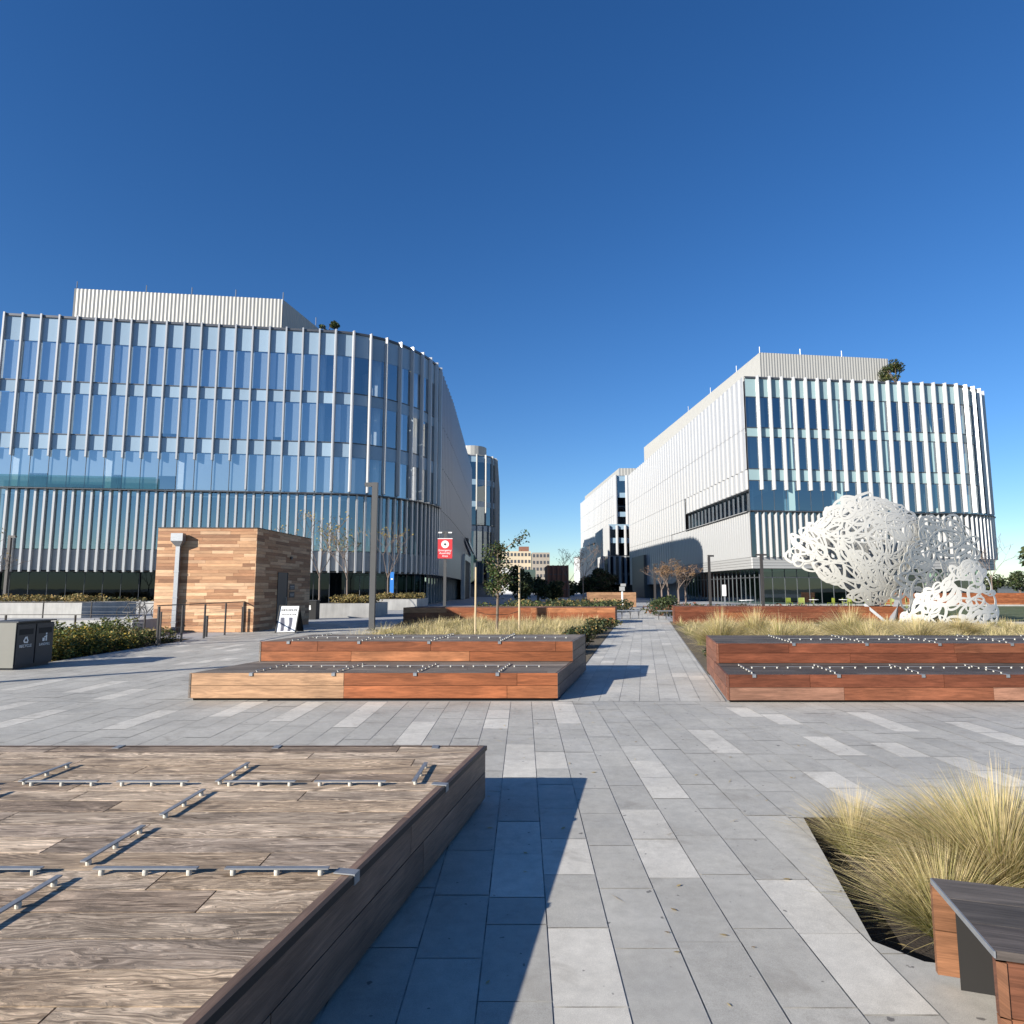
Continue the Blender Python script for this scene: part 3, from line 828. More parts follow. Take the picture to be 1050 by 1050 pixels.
for k, yy in enumerate((by0 + .04, by0 + .60)):
    m = MB(); m.box(bx1 - .019, bx1 + .008, yy, yy + .52, .09, .91); dr = m.build('door', M['bin'], bt)
    m = MB(); m.box(bx1 + .0085, bx1 + .011, yy + .06, yy + .46, .70, .82); m.build('slot', M['black'], dr)
def text(name, s, size, loc, xdir, up, mat, parent, extrude=.002, align='CENTER'):
    cu = bpy.data.curves.new(name, 'FONT'); cu.body = s; cu.size = size; cu.align_x = align; cu.extrude = extrude
    t = bpy.data.objects.new('tmp', cu); COL.objects.link(t)
    bpy.context.view_layer.update()
    me = bpy.data.meshes.new_from_object(t.evaluated_get(bpy.context.evaluated_depsgraph_get()))
    bpy.data.objects.remove(t)
    X = Vector(xdir).normalized(); Y = Vector(up).normalized(); Z = X.cross(Y)
    mt = Matrix((X, Y, Z)).transposed().to_4x4()
    me.transform(mt); me.materials.clear(); me.materials.append(mat)
    o = bpy.data.objects.new(name, me); COL.objects.link(o); o.parent = parent; o.location = Vector(loc) - wloc(parent); return o
text('lettering', 'RECYCLE', .085, (bx1 + .011, by0 + .30, .44), (0, 1, 0), (0, 0, 1), M['white'], bt)
text('lettering', 'LANDFILL', .075, (bx1 + .011, by0 + .86, .44), (0, 1, 0), (0, 0, 1), M['white'], bt)
m = MB()   # triangle of three arrows
cy, cz = by0 + .30, .585
for k in range(3):
    a0 = rad(90 + 120 * k); a1 = rad(90 + 120 * (k + 1))
    p = Vector((0, math.cos(a0) * .085, math.sin(a0) * .085)); q = Vector((0, math.cos(a1) * .085, math.sin(a1) * .085))
    a = p.lerp(q, .14); b = p.lerp(q, .72)
    m.bar((bx1 + .011, cy + a.y, cz + a.z), (bx1 + .011, cy + b.y, cz + b.z), .026, .004, up=(1, 0, 0))
    dd = (q - p).normalized(); nn = Vector((0, -dd.z, dd.y))
    e_ = p.lerp(q, .93); x_ = bx1 + .0135
    m.poly([(x_, cy + b.y + nn.y * .032, cz + b.z + nn.z * .032), (x_, cy + b.y - nn.y * .032, cz + b.z - nn.z * .032), (x_, cy + e_.y, cz + e_.z)])
m.build('recycling_symbol', M['white'], bt)
m = MB(); cy = by0 + .86           # waste pictogram: figure beside a basket
x_ = bx1 + .0105
m.prism([(x_, cy - .075), (x_ + .003, cy - .075), (x_ + .003, cy - .01), (x_, cy - .01)], .53, .60)
m.prism([(x_, cy + .02), (x_ + .003, cy + .02), (x_ + .003, cy + .06), (x_, cy + .06)], .53, .655)
m.bar((x_ + .002, cy + .03, .63), (x_ + .002, cy - .03, .615), .02, .004, up=(1, 0, 0))
m.tube([(x_, cy + .04, .685), (x_ + .003, cy + .04, .685)], .022, 10)
m.build('waste_symbol', M['white'], bt)
# second bin behind the shed
b2 = thing('litter_bin', 'black litter bin with a white mark beside the planter behind the shed', 'bin', (-11.0, 36.4, 0))
m = MB(); m.box(-11.45, -10.75, 36.2, 36.9, 0, 1.0); m.build('body', M['black'], b2)
m = MB(); m.box(-11.48, -10.72, 36.17, 36.93, 1.003, 1.04); m.build('lid', M['bin'], b2)
m = MB(); m.prism([(-11.14, 36.193), (-11.03, 36.193), (-11.03, 36.198), (-11.14, 36.198)], .52, .66); m.tube([(-11.08, 36.193, .72), (-11.08, 36.198, .72)], .045, 10); m.build('pictogram', M['white'], b2)

# shed clad in horizontal boards
sh = thing('timber_shed', 'flat-roofed shed clad in tan horizontal boards at the left plaza edge', 'shed', (-12, 28, 0))
s0, s1, s2 = (-13.85, 25.5), (-10.02, 25.62), (-9.62, 31.3); sz = 4.03
clad = [(.56, .32, .17), (.42, .21, .105), (.68, .43, .25), (.50, .27, .14), (.33, .165, .085), (.62, .38, .22)]
r = random.Random(77)
m = MB(); plank_rect(m, (s0[0], s0[1], -.25), (s1[0] - s0[0], s1[1] - s0[1], 0), (0, 0, 1), (0, -1, 0), s1[0] - s0[0], sz + .25, .125, clad, r, (.7, 2.0), .006, .03)
m.build('front_wall', M['wood_clad'], sh)
dv = Vector((s2[0] - s1[0], s2[1] - s1[1], 0)); L = dv.length; du_ = dv.normalized(); nr = Vector((du_.y, -du_.x, 0))
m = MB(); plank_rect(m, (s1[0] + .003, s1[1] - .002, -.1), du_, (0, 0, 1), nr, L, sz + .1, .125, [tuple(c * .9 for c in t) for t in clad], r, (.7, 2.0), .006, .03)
m.build('side_wall', M['wood_clad'], sh)
m = MB(); m.prism([(s0[0] + .04, s0[1] + .05), (s1[0] - .05, s1[1] + .05), (s2[0] - .05, s2[1]), (s0[0] + .04, s2[1])], -.3, sz - .03); m.build('core', M['darkgap'], sh)
m = MB()
for a, b in ((s0, s1), (s1, s2)):
    m.bar((a[0], a[1], sz + .012), (b[0], b[1], sz + .012), .06, .03)
m.build('roof_trim', M['steel_dark'], sh)
def onside(t, z, out): p = Vector((s1[0], s1[1], 0)) + du_ * t + nr * out; return (p.x, p.y, z)
def side_slab(mb, t0, t1, z0, z1, o0, o1):
    a, b, c, e = [onside(t, 0, o)[:2] for t, o in ((t0, o0), (t0, o1), (t1, o1), (t1, o0))]
    mb.prism([a, b, c, e], z0, z1)
m = MB(); side_slab(m, 2.05, 2.95, .05, 2.35, .004, .03); dr = m.build('door', M['door'], sh)
m = MB(); side_slab(m, 2.96, 3.12, .05, 2.36, .004, .010); m.build('door_reveal', M['black'], sh)
m = MB(); m.tube([onside(2.85, 1.0, .03), onside(2.85, 1.0, .08), onside(2.85, 1.3, .08), onside(2.85, 1.3, .03)], .014, 6); m.build('handle', M['galv'], dr)
for z0 in (1.62, 1.28):
    m = MB(); side_slab(m, 3.3, 3.85, z0, z0 + .24, .004, .02); pl = m.build('plaque', M['bin'], sh)
    m = MB(); side_slab(m, 3.36, 3.79, z0 + .13, z0 + .165, .0205, .0225); side_slab(m, 3.40, 3.75, z0 + .06, z0 + .09, .0205, .0225); m.build('lettering', M['soffit'], pl)
m = MB(); side_slab(m, 3.25, 3.4, 2.95, 3.07, .004, .07); m.build('camera_box', M['bin'], sh)
m = MB(); side_slab(m, 3.28, 3.42, .75, .9, .004, .05); m.build('switch_box', M['bin'], sh)
# downpipe with a hopper head
m = MB(); px_ = -12.97; fy = 25.47
m.bar((px_, fy - .075, -.25), (px_, fy - .075, 3.4), .16, .11, up=(0, 1, 0)); dp = m.build('downpipe', M['galv'], sh)
m = MB()
m.prism([(px_ - .23, fy - .26), (px_ + .23, fy - .26), (px_ + .23, fy - .005), (px_ - .23, fy - .005)], 3.50, 3.80)
k = len(m.v); m.v += [(px_ - .23, fy - .26, 3.497), (px_ + .23, fy - .26, 3.497), (px_ + .23, fy - .005, 3.497), (px_ - .23, fy - .005, 3.497), (px_ - .09, fy - .14, 3.3), (px_ + .09, fy - .14, 3.3), (px_ + .09, fy - .01, 3.3), (px_ - .09, fy - .01, 3.3)]
for i in range(4):
    j = (i + 1) % 4; m.face((k + i, k + 4 + i, k + 4 + j, k + j))
m.build('hopper_head', M['galv'], dp)
m = MB()
for zz in (.35, 1.3, 2.3): m.box(px_ - .1, px_ + .1, fy - .14, fy - .005, zz, zz + .05)
m.build('pipe_strap', M['galv'], dp)

# plaza-edge railing
rl = thing('handrail', 'dark steel handrail in front of the timber shed', 'railing', (-10.4, 22.5, 0))
ys = [19.5, 20.9, 22.4, 24.0, 25.6]
xs = lambda y: -10.42 + .005 * (y - 20)
for k, y in enumerate(ys):
    m = MB(); m.bar((xs(y), y, 0), (xs(y), y, 1.14), .03 if 0 < k < 4 else .04, .09, up=(0, 1, 0)); m.build('post', M['steel_dark'], rl)
for dy in (.14, -.14):
    yy = ys[0] if dy > 0 else ys[-1]
    m = MB(); m.bar((xs(yy), yy + dy, 0), (xs(yy), yy + dy, .98), .03, .05, up=(0, 1, 0)); m.build('post', M['steel_dark'], rl)
m = MB(); m.bar((xs(19.3), 19.42, 1.165), (xs(25.8), 25.72, 1.165), .05, .03); m.build('top_rail', M['steel_dark'], rl)
m = MB()
for z in (.25, .45, .65, .85, 1.0): m.tube([(xs(19.5), 19.5, z), (xs(25.6), 25.6, z)], .004, 4)
m.build('cable', M['galv'], rl)
m = MB(); m.bar((-10.7, 23.2, -.02), (-10.7, 23.2, .72), .06, .10, up=(0, 1, 0)); o = m.build('bollard', M['steel_dark'], origin=Vector((-10.7, 23.2, 0)))
tag(o, 'short dark steel post behind the handrail before the shed', 'post')

# concrete walkway wall, planters, cable rails
m = MB(); m.box(-34, -13.3, 23.2, 24.8, .16, .56)
for x in (-33, -28.2, -22.5, -17.2, -14.0): m.box(x, x + .7, 23.3, 24.7, -.3, .155)
o = m.build('concrete_walkway', M['concrete'], origin=Vector((-22, 24, 0))); tag(o, 'raised pale concrete walkway with dark gaps beneath, behind the hedge', 'walkway')
def cable_rail(label, x0, x1, y, z, h, n, group):
    root = thing('cable_railing', label, 'railing', ((x0 + x1) / 2, y, z), group)
    for k in range(n):
        x = lerp(x0, x1, k / (n - 1)); m = MB(); m.bar((x, y, z), (x, y, z + h), .03, .07, up=(0, 1, 0)); m.build('post', M['steel_dark'], root)
    m = MB(); m.bar((x0, y, z + h + .015), (x1, y, z + h + .015), .04, .02); m.build('top_rail', M['steel_dark'], root)
    m = MB()
    for q in (.25, .5, .75): m.tube([(x0, y, z + h * q), (x1, y, z + h * q)], .004, 4)
    m.build('cable', M['galv'], root)
cable_rail('thin cable railing along the hedge below the concrete walkway', -20.4, -11.6, 20.9, -.12, .95, 5, 'thin cable railings')
cable_rail('thin cable railing on the terrace before the concrete planter', -36.0, -18.9, 33.5, .0, 1.0, 8, 'thin cable railings')
def planter(label, pts, z, seed, shrubs, side=None):
    root = thing('concrete_planter', label, 'planter', (pts[0][0], pts[0][1], 0), 'pale concrete planters')
    m = MB(); m.prism(pts, -.005, z); m.build('wall', M['concrete'], root)
    c = Vector((sum(p[0] for p in pts) / len(pts), sum(p[1] for p in pts) / len(pts), 0))
    inn = [tuple(Vector((p[0], p[1], 0)).lerp(c, .05)[:2]) for p in pts]
    m = MB(); m.prism(inn, z - .2, z + .004); m.build('soil', M['mulch'], root)
planter('long pale concrete planter of low ochre shrubs at the far left', [(-45, 38.2), (-24.9, 38.2), (-24.2, 42.5), (-45, 42.5)], .86, 1, 0)
planter('grey shaded concrete planter directly right of the shed', [(-11.1, 38.1), (-8.35, 38.6), (-8.1, 43), (-11.1, 43)], .82, 2, 0)
planter('far grey concrete planter behind the tall lamp post', [(-11.4, 52), (-7.6, 52.6), (-7.4, 58), (-11.4, 58)], .85, 3, 0)
def row_shrubs(label, region, n, R, h, nl, leaf, cols, seed):
    m = MB(); r = random.Random(seed)
    for _ in range(n):
        x, y, z = region(r)
        leaf_cloud(m, [(x, y, z + h * .4, R * r.uniform(.7, 1.2), R * r.uniform(.7, 1.2), h * r.uniform(.35, .6))], nl, leaf, r, cols)
    o = m.build('low_planting', M['leaf'], kind='stuff'); return tag(o, label, 'planting')
row_shrubs('ochre groundcover on the far left concrete planter', lambda r: (r.uniform(-44, -25.3), r.uniform(38.6, 42), .86), 60, .55, .55, 90, .09, OCH + [(.30, .20, .07)], 301)
row_shrubs('ochre groundcover on the planter right of the shed', lambda r: (r.uniform(-10.8, -8.6), r.uniform(38.7, 42.6), .82), 22, .45, .55, 110, .08, OCH + [(.30, .22, .07)], 302)
row_shrubs('ochre groundcover on the far planter', lambda r: (r.uniform(-11.1, -7.9), r.uniform(53, 57.6), .85), 22, .5, .55, 90, .1, OCH, 303)
row_shrubs('brown groundcover along the foot of the left glass building', lambda r: (r.uniform(-48, -16), r.uniform(49.5, 51.5), .55), 90, .8, .55, 60, .14, OCH + DKG[:2], 304)
m = MB(); m.box(-60, -15, 48.8, 49.3, -.01, .75); o = m.build('concrete_wall', M['concrete'], origin=Vector((-38, 49, 0))); tag(o, 'low concrete kerb wall along the foot of the left glass building', 'wall')
# bicycles parked by the shed
for k, (x, lb) in enumerate(((-21.3, 'left bicycle of the pair parked behind the cable railing'), (-20.4, 'right bicycle of the pair parked behind the cable railing, next to the shed'))):
    bk = thing('bicycle', lb, 'bicycle', (x, 37.0, 0), 'bicycles parked behind the railing')
    for dx in (-.52, .52):
        m = MB(); cc = [(x + dx + .33 * math.cos(t * math.pi / 8), 37.0, .34 + .33 * math.sin(t * math.pi / 8)) for t in range(17)]
        m.tube(cc, .022, 5, cap=False); m.build('wheel', M['steel_dark'], bk)
    m = MB()
    for a, b in (((-.52, .34), (-.2, .85)), ((-.2, .85), (.38, .85)), ((.38, .85), (.52, .34)), ((-.05, .33), (.38, .82)), ((-.05, .33), (-.25, .95)), ((-.52, .34), (-.05, .33)), ((.36, .95), (.46, 1.02))):
        m.tube([(x + a[0], 37.0, a[1]), (x + b[0], 37.0, b[1])], .025, 5)
    m.build('frame', M['pole_grey'], bk)
    m = MB(); m.box(x - .38, x - .12, 36.93, 37.07, .95, 1.0); m.build('saddle', M['black'], bk)

# A-frame sign
af = thing('sandwich_board', 'white A-frame sandwich board standing before the shed door', 'sign', (-9.0, 25.0, 0))
ax, ay = -8.55, 25.0
m = MB(); hh = 1.0
def apt(u, t, o): return (ax + (u - .5) * .72 + .05 * t, ay + .28 * t - o, hh * t)
m.poly([apt(0, .04, 0), apt(1, .04, 0), apt(1, 1, 0), apt(0, 1, 0)]); m.poly([apt(0, .04, -.02), apt(0, 1, -.02), apt(1, 1, -.02), apt(1, .04, -.02)])
m.build('front_board', M['white'], af)
m = MB(); m.poly([(ax - .31, ay + .31, 1.0), (ax + .41, ay + .31, 1.0), (ax + .50, ay + .64, .03), (ax - .25, ay + .64, .03)]); m.build('back_board', M['black'], af)
m = MB()
for u in (-.02, 1.02): m.bar(apt(u, 0, .012), apt(u, 1.03, .012), .04, .03)
m.bar(apt(-.02, 1.03, .012), apt(1.02, 1.03, .012), .04, .03)
m.build('frame', M['black'], af)
m = MB(); m.poly([apt(.06, .07, .004), apt(.94, .07, .004), apt(.94, .58, .004), apt(.06, .58, .004)]); m.build('poster', M['photo'], af)
m = MB(); r = random.Random(4)
for t0, u0, u1, hgt in ((.80, .08, .92, .11), (.655, .14, .86, .07)):
    u = u0
    while u < u1:
        w_ = r.uniform(.04, .09)
        m.poly([apt(u, t0, .004), apt(u + w_ * .55, t0, .004), apt(u + w_ * .55, t0 + hgt * r.uniform(.7, 1), .004), apt(u, t0 + hgt, .004)]); u += w_
m.build('lettering', M['black'], af)

# ------------------------------------------------------------------ lamps and signs
def lamp(label, x, y, h, w, mat, head=None, group='tall slim lamp posts', double=False, hl=.5):
    root = thing('lamp_post', label, 'lamp post', (x, y, 0), group)
    m = MB(); m.bar((x, y, 0), (x, y, h), w, w, up=(0, 1, 0)); m.build('pole', mat, root)
    m = MB(); m.box(x - w * .9, x + w * .9, y - w * .9, y + w * .9, -.005, .03); m.build('base_plate', mat, root)
    for sg in ((-1, 1) if double else (-1,)):
        m = MB(); x0 = x + sg * w / 2; x1 = x + sg * hl
        m.box(min(x0, x1), max(x0, x1), y - .09, y + .09, h - .15, h - .004 if not double else h - .02); hd = m.build('lamp_head', mat, root)
        m = MB(); m.box(min(x0 + sg * .06, x1 - sg * .04), max(x0 + sg * .06, x1 - sg * .04), y - .07, y + .07, h - .165, h - .152); m.build('lens', M['white'], hd)
    return root
lamp('tall grey square lamp post behind the left platform, single arm pointing left', -5.63, 26.6, 6.0, .22, M['pole_grey'], hl=.42)
lamp('slim dark lamp post before the right building, single short arm, left of the double one', 18.05, 60, 4.75, .2, M['steel_dark'], hl=-.45)
lamp('slim dark lamp post with two short arms before the glass ground floor', 20.95, 55, 4.6, .2, M['steel_dark'], double=True, hl=.45)
lamp('thin dark lamp post among the bare orange trees, right one of two', 17.4, 69, 4.7, .22, M['steel_dark'], hl=-.4)
lamp('thin dark lamp post among the bare orange trees, left one of two', 16.5, 76, 4.6, .22, M['steel_dark'], hl=-.4)
lamp('dark lamp post at the left edge of the picture before the glass building', -35.4, 46, 5.4, .2, M['steel_dark'], hl=-.4)
lamp('grey lamp post outside the left edge, throwing its shadow across the plaza', -14.2, 8.2, 5.0, .16, M['pole_grey'], hl=.42)
sp = thing('sign_post', 'lamp post carrying a red assembly area banner beside the left building', 'sign', (-3.78, 37, 0))
X, Y = -3.78, 37.0
m = MB(); m.bar((X, Y, 0), (X, Y, 4.9), .16, .16, up=(0, 1, 0)); m.build('pole', M['pole_grey'], sp)
for sg in (-1, 1):
    m = MB(); m.box(min(X + sg * .08, X + sg * .42), max(X + sg * .08, X + sg * .42), Y - .1, Y + .1, 4.78, 4.88); hd = m.build('lamp_head', M['pole_grey'], sp)
    m = MB(); m.box(min(X + sg * .18, X + sg * .38), max(X + sg * .18, X + sg * .38), Y - .13, Y - .101, 4.79, 4.86); m.build('lens', M['white'], hd)
m = MB(); m.box(X - .41, X + .41, Y - .13, Y - .095, 3.36, 4.46); bnr = m.build('banner', M['red'], sp)
m = MB(); m.box(X - .42, X + .42, Y - .14, Y - .08, 4.464, 4.50); m.build('banner_rail', M['white'], sp)
m = MB(); m.tube([(X, Y - .131, 4.16), (X, Y - .136, 4.16)], .215, 28); m.build('emblem_disc', M['white'], bnr)
m = MB()
for a in range(4):
    c_, s_ = math.cos(rad(90 * a)), math.sin(rad(90 * a)); t_ = (-s_, c_)
    m.poly([(X + c_ * .02 + t_[0] * .05, Y - .139, 4.16 + s_ * .02 + t_[1] * .05), (X + c_ * .10, Y - .139, 4.16 + s_ * .10), (X + c_ * .02 - t_[0] * .05, Y - .139, 4.16 + s_ * .02 - t_[1] * .05)][::-1])
m.tube([(X, Y - .137, 4.16), (X, Y - .1385, 4.16)], .055, 16)
m.build('emblem_centre', M['bin'], bnr)
for k, (s, z) in enumerate((('Emergency', 3.77), ('Assembly', 3.61), ('Area', 3.45))):
    text('lettering', s, .165, (X, Y - .133, z), (1, 0, 0), (0, 0, 1), M['white'], bnr, .003)
# blue totem
bt = thing('totem_sign', 'narrow blue totem sign before the left glass building', 'sign', (-11, 60, 0))
m = MB(); m.box(-11.15, -10.8, 60, 60.15, 0.05, 3.2); m.build('panel', M['blue'], bt); m = MB(); m.box(-11.2, -10.75, 59.95, 60.2, -.005, .05); m.build('base_plate', M['galv'], bt)
m = MB(); m.box(-11.06, -10.89, 59.993, 59.998, 2.5, 2.62); m.build('pictogram', M['white'], bt)
# white info post on the path
ip = thing('info_post', 'white post with pale boxes beside the far end of the path', 'post', (9.2, 55, 0))
m = MB(); m.bar((9.2, 55, 0), (9.2, 55, 1.5), .12, .12, up=(0, 1, 0)); m.build('pole', M['white'], ip)
m = MB(); m.box(9.0, 9.4, 54.85, 55.15, 1.5, 1.85); m.box(9.1, 9.5, 54.87, 55.13, 1.88, 2.1); m.build('box', M['soffit'], ip)
# white info totem by the glass ground floor
ip = thing('info_post', 'slim white notice panel before the glass ground floor of the right building', 'sign', (20.0, 62, 0))
m = MB(); m.bar((20.0, 62, 0), (20.0, 62, 1.2), .1, .1, up=(0, 1, 0)); m.build('pole', M['galv'], ip)
m = MB(); m.box(19.8, 20.15, 61.93, 61.99, 1.0, 2.05); m.build('panel', M['white'], ip)

# ------------------------------------------------------------------ trees
def branches(mb, base, h, r, r0, spread, depth, n0, col=(1, 1, 1), trunk=.35, lean=0, curve=.15, ends=None, minr=.006):
    def grow(p, d, L, rad_, lev):
        pts = [p]; q = p.copy(); dd = d.copy(); k = 4
        for i in range(k):
            dd = (dd + Vector((r.gauss(0, curve), r.gauss(0, curve), r.gauss(0, curve * .6) + .05))).normalized()
            q = q + dd * L / k; pts.append(q.copy())
        mb.tube(pts, [max(minr, lerp(rad_, rad_ * .55, i / k)) for i in range(k + 1)], 5 if lev > 1 else 7, col)
        if lev >= depth:
            if ends is not None: ends.append(q)
            return
        for _ in range(n0 + (r.random() < .5)):
            t = r.uniform(.35, 1); i = min(k, int(t * k) + 1); s = pts[i]
            a = r.uniform(0, 6.28); e = (dd * (1 - spread) + Vector((math.cos(a), math.sin(a), r.uniform(-.1, .6))) * spread).normalized()
            grow(s, e, L * r.uniform(.55, .8), rad_ * .5, lev + 1)
    base = Vector(base)
    top = base + Vector((lean, 0, h * trunk))
    mb.tube([base, base.lerp(top, .5) + Vector((.02, 0, 0)), top], [r0, r0 * .85, r0 * .75], 8, col)
    for _ in range(n0 + 2):
        a = r.uniform(0, 6.28); z = r.uniform(.6, 1.0)
        grow(base.lerp(top, z), Vector((math.cos(a) * spread, math.sin(a) * spread, 1)).normalized(), h * (1 - trunk) * .5, r0 * .55, 1)
def bare_tree(label, x, y, h, seed, leafc=None, nleaf=0, group=None, spread=.5, r0=.07, z=0):
    root = thing('bare_tree', label, 'tree', (x, y, z), group); r = random.Random(seed); ends = []
    t = MB(); t.tube([(x, y, z), (x + .03, y, z + h * .17), (x, y, z + h * .36)], [r0, r0 * .85, r0 * .75], 8); t.build('trunk', M['twig'], root)
    m = MB(); branches(m, (x, y, z + h * .34), h * .66, r, r0 * .75, spread, 4, 2, trunk=.06, ends=ends, minr=.012)
    if nleaf:
        for _ in range(nleaf):
            p = ends[r.randrange(len(ends))] + Vector((r.gauss(0, .12), r.gauss(0, .12), r.gauss(0, .12)))
            a = Vector((r.gauss(0, 1), r.gauss(0, 1), r.gauss(0, 1))).normalized(); c = a.orthogonal().normalized(); s = r.uniform(.05, .11)
            m.poly([p - a * s, p + c * s * .5, p + a * s, p - c * s * .5], leafc[r.randrange(len(leafc))], 1)
    m.build('crown', [M['twig'], M['leaf']], root); return root
BG = 'bare young street trees'
bare_tree('bare tree with pale twigs right behind the shed corner', -12.9, 44, 6.6, 401, YEL[:1], 120, BG)
bare_tree('bare tree with a few yellow leaves left of the tall grey lamp post', -12.3, 49, 6.4, 402, YEL[:2], 160, BG)
bare_tree('thin bare tree standing before the curved glass corner', -10.4, 55, 6.8, 403, YEL[:1], 120, BG)
bare_tree('bare tree at the far left edge before the glass building', -35.0, 44, 5.2, 404, YEL[:1], 60, BG, .6)
RB = [(.25, .15, .075), (.20, .12, .06), (.29, .175, .09)]
for k, (x, y, h, lb) in enumerate([(15.0, 66, 4.2, 'leftmost small bare tree of the russet row before the white building'), (15.9, 67, 4.6, 'fullest russet bare tree of the row before the white building'), (16.8, 66.5, 4.3, 'russet bare tree between the two thin lamp posts'), (17.9, 68, 4.4, 'rightmost russet bare tree next to the glass ground floor')]):
    bare_tree(lb, x, y, h, 410 + k, RB, 420, 'russet trees by the building entrance', .62, .11)
bare_tree('pale bare tree before the far striped building', 8.2, 76, 7.0, 420, RB, 60, BG, .5, .08)
bare_tree('second pale bare tree before the far striped building', 6.9, 80, 6.8, 421, RB, 60, BG, .5, .08)
# young staked tree
yt = thing('young_tree', 'young leafy tree tied between two pale stakes in the left bed', 'tree', (-.5, 22, 0)); r = random.Random(430)
bx_, by_ = -.5, 22.0; ends = []
m = MB(); m.tube([(bx_, by_, 0), (bx_ + .02, by_, 1.2), (bx_ + .05, by_, 2.2), (bx_ + .0, by_, 3.0)], [.05, .042, .03, .016], 8); m.build('trunk', M['bark'], yt)
m = MB()
for _ in range(26):
    z = r.uniform(1.15, 2.9); a = r.uniform(0, 6.28); L = r.uniform(.35, .85) * (1.15 - (z - 1.1) / 3)
    p = Vector((bx_, by_, z)); q = p + Vector((math.cos(a) * L * .75, math.sin(a) * L * .75, L * r.uniform(.35, .9)))
    m.tube([p, p.lerp(q, .5) + Vector((0, 0, .04)), q], [.014, .009, .004], 5, (.45, .35, .25))
    ends += [p.lerp(q, t) for t in (.4, .6, .8, 1, 1)]
for a, L in ((.5, 1.25), (.15, 1.0), (2.6, .45)):
    p = Vector((bx_, by_, 2.75)); q = p + Vector((math.cos(a) * L * .9, math.sin(a) * L * .4, L * .62)); m.tube([p, p.lerp(q, .5) + Vector((0, 0, .06)), q], [.012, .008, .004], 5, (.45, .35, .25)); ends += [p.lerp(q, t) for t in (.55, .7, .8, .9, 1)]
for _ in range(1750):
    e_ = ends[r.randrange(len(ends))]; p = e_ + Vector((r.gauss(0, .10), r.gauss(0, .10), r.gauss(0, .10)))
    a = Vector((r.gauss(0, 1), r.gauss(0, 1), r.gauss(0, .8))).normalized(); c = a.cross(Vector((r.gauss(0, 1), r.gauss(0, 1), 1))).normalized(); s = r.uniform(.035, .07)
    m.poly([p - a * s, p + c * s * .5, p + a * s, p - c * s * .5], tuple(q_ * r.uniform(.7, 1.3) for q_ in ((DKG + MIDG + MIDG)[r.randrange(10)])))
m.build('crown', M['leaf'], yt)
SK = 'pale stakes of the young tree'
for x, lb in ((-1.22, 'pale timber stake left of the young tree'), (.24, 'pale timber stake right of the young tree')):
    m = MB(); m.tube([(x, 22.0, 0), (x + .01, 22.0, 2.38)], [.034, .032], 8); o = m.build('tree_stake', M['stake'], origin=Vector((x, 22.0, 0))); tag(o, lb, 'stake', SK)
m = MB(); m.tube([(-1.2, 22, .92), (-.9, 22, .82), (-.5, 21.95, .8), (-.1, 22, .82), (.23, 22, .92)], .009, 5); o = m.build('tree_tie', M['black'], origin=Vector((-.5, 22, .8))); tag(o, 'slack dark tie between the two tree stakes', 'tie')

def leafy_tree(label, x, y, h, R, seed, cols, n=2600, leaf=.22, group=None, z=0, trunk=.3, name='tree', blobs=14):
    root = thing(name, label, 'tree', (x, y, z), group); r = random.Random(seed)
    m = MB(); m.tube([(x, y, z), (x + .05, y, z + h * .3), (x, y, z + h * .7)], [R * .09, R * .07, R * .03], 7)
    for _ in range(6):
        a = r.uniform(0, 6.28); m.tube([(x, y, z + h * .35), (x + math.cos(a) * R * .6, y + math.sin(a) * R * .6, z + h * .68)], [R * .04, R * .015], 5)
    m.build('trunk', M['bark'], root)
    m = MB(); ch = h * (1 - trunk) / 2
    bl = rough_blobs(r, (x, y, z + h - ch), R, blobs, ch / R, (.28, .5))
    leaf_cloud(m, bl, n, leaf, r, cols); m.build('crown', M['leaf'], root); return root
TG = 'dark trees beyond the far beds'
leafy_tree('round dark evergreen tree just right of the young staked tree', .9, 72, 3.9, 2.1, 501, DKG, 2600, .2, TG, trunk=.1)
leafy_tree('dark tree between the staked tree and the tan office block', 3.3, 84, 3.6, 2.2, 502, DKG, 2400, .22, TG, trunk=.1)
leafy_tree('dark tree in front of the red-brown block', 6.0, 95, 3.3, 1.9, 503, DKG + OCH[2:], 2000, .24, TG, trunk=.1)
leafy_tree('dark brownish tree left of the far striped building', 12.2, 100, 5.2, 2.4, 504, DKG + [(.09, .06, .04)], 2600, .25, TG, trunk=.1)
leafy_tree('dark brown-leaved tree under the shadowed wall of the far building', 14.6, 104, 4.6, 2.1, 505, [(.08, .06, .04)] + DKG[:2], 2200, .25, TG, trunk=.1)
leafy_tree('big green tree at the right edge of the picture', 50.5, 61, 7.2, 3.2, 506, DKG + MIDG, 4200, .2, trunk=.15)
leafy_tree('roof tree behind the screen of the left building', -19.2, 66, 5.0, 1.1, 507, DKG + MIDG + OCH[2:], 2200, .11, 'small trees on the roofs', z=25.5, trunk=.2, blobs=8)
leafy_tree('roof tree right of the screen of the right building', 47.3, 78.0, 5.0, 1.7, 508, DKG + MIDG + OCH[2:], 2600, .12, 'small trees on the roofs', z=25.0, trunk=.35, blobs=9)
r = random.Random(520)
for k in range(9):
    x = 52 + k * 10 + r.uniform(-3, 3)
    leafy_tree('tree of the low tree line beyond the lawn', x, 150 + r.uniform(-15, 25), 5 + r.uniform(-1, 1.5), 3.6, 530 + k, DKG + MIDG[2:], 700, .45, 'tree line beyond the lawn', trunk=.05)
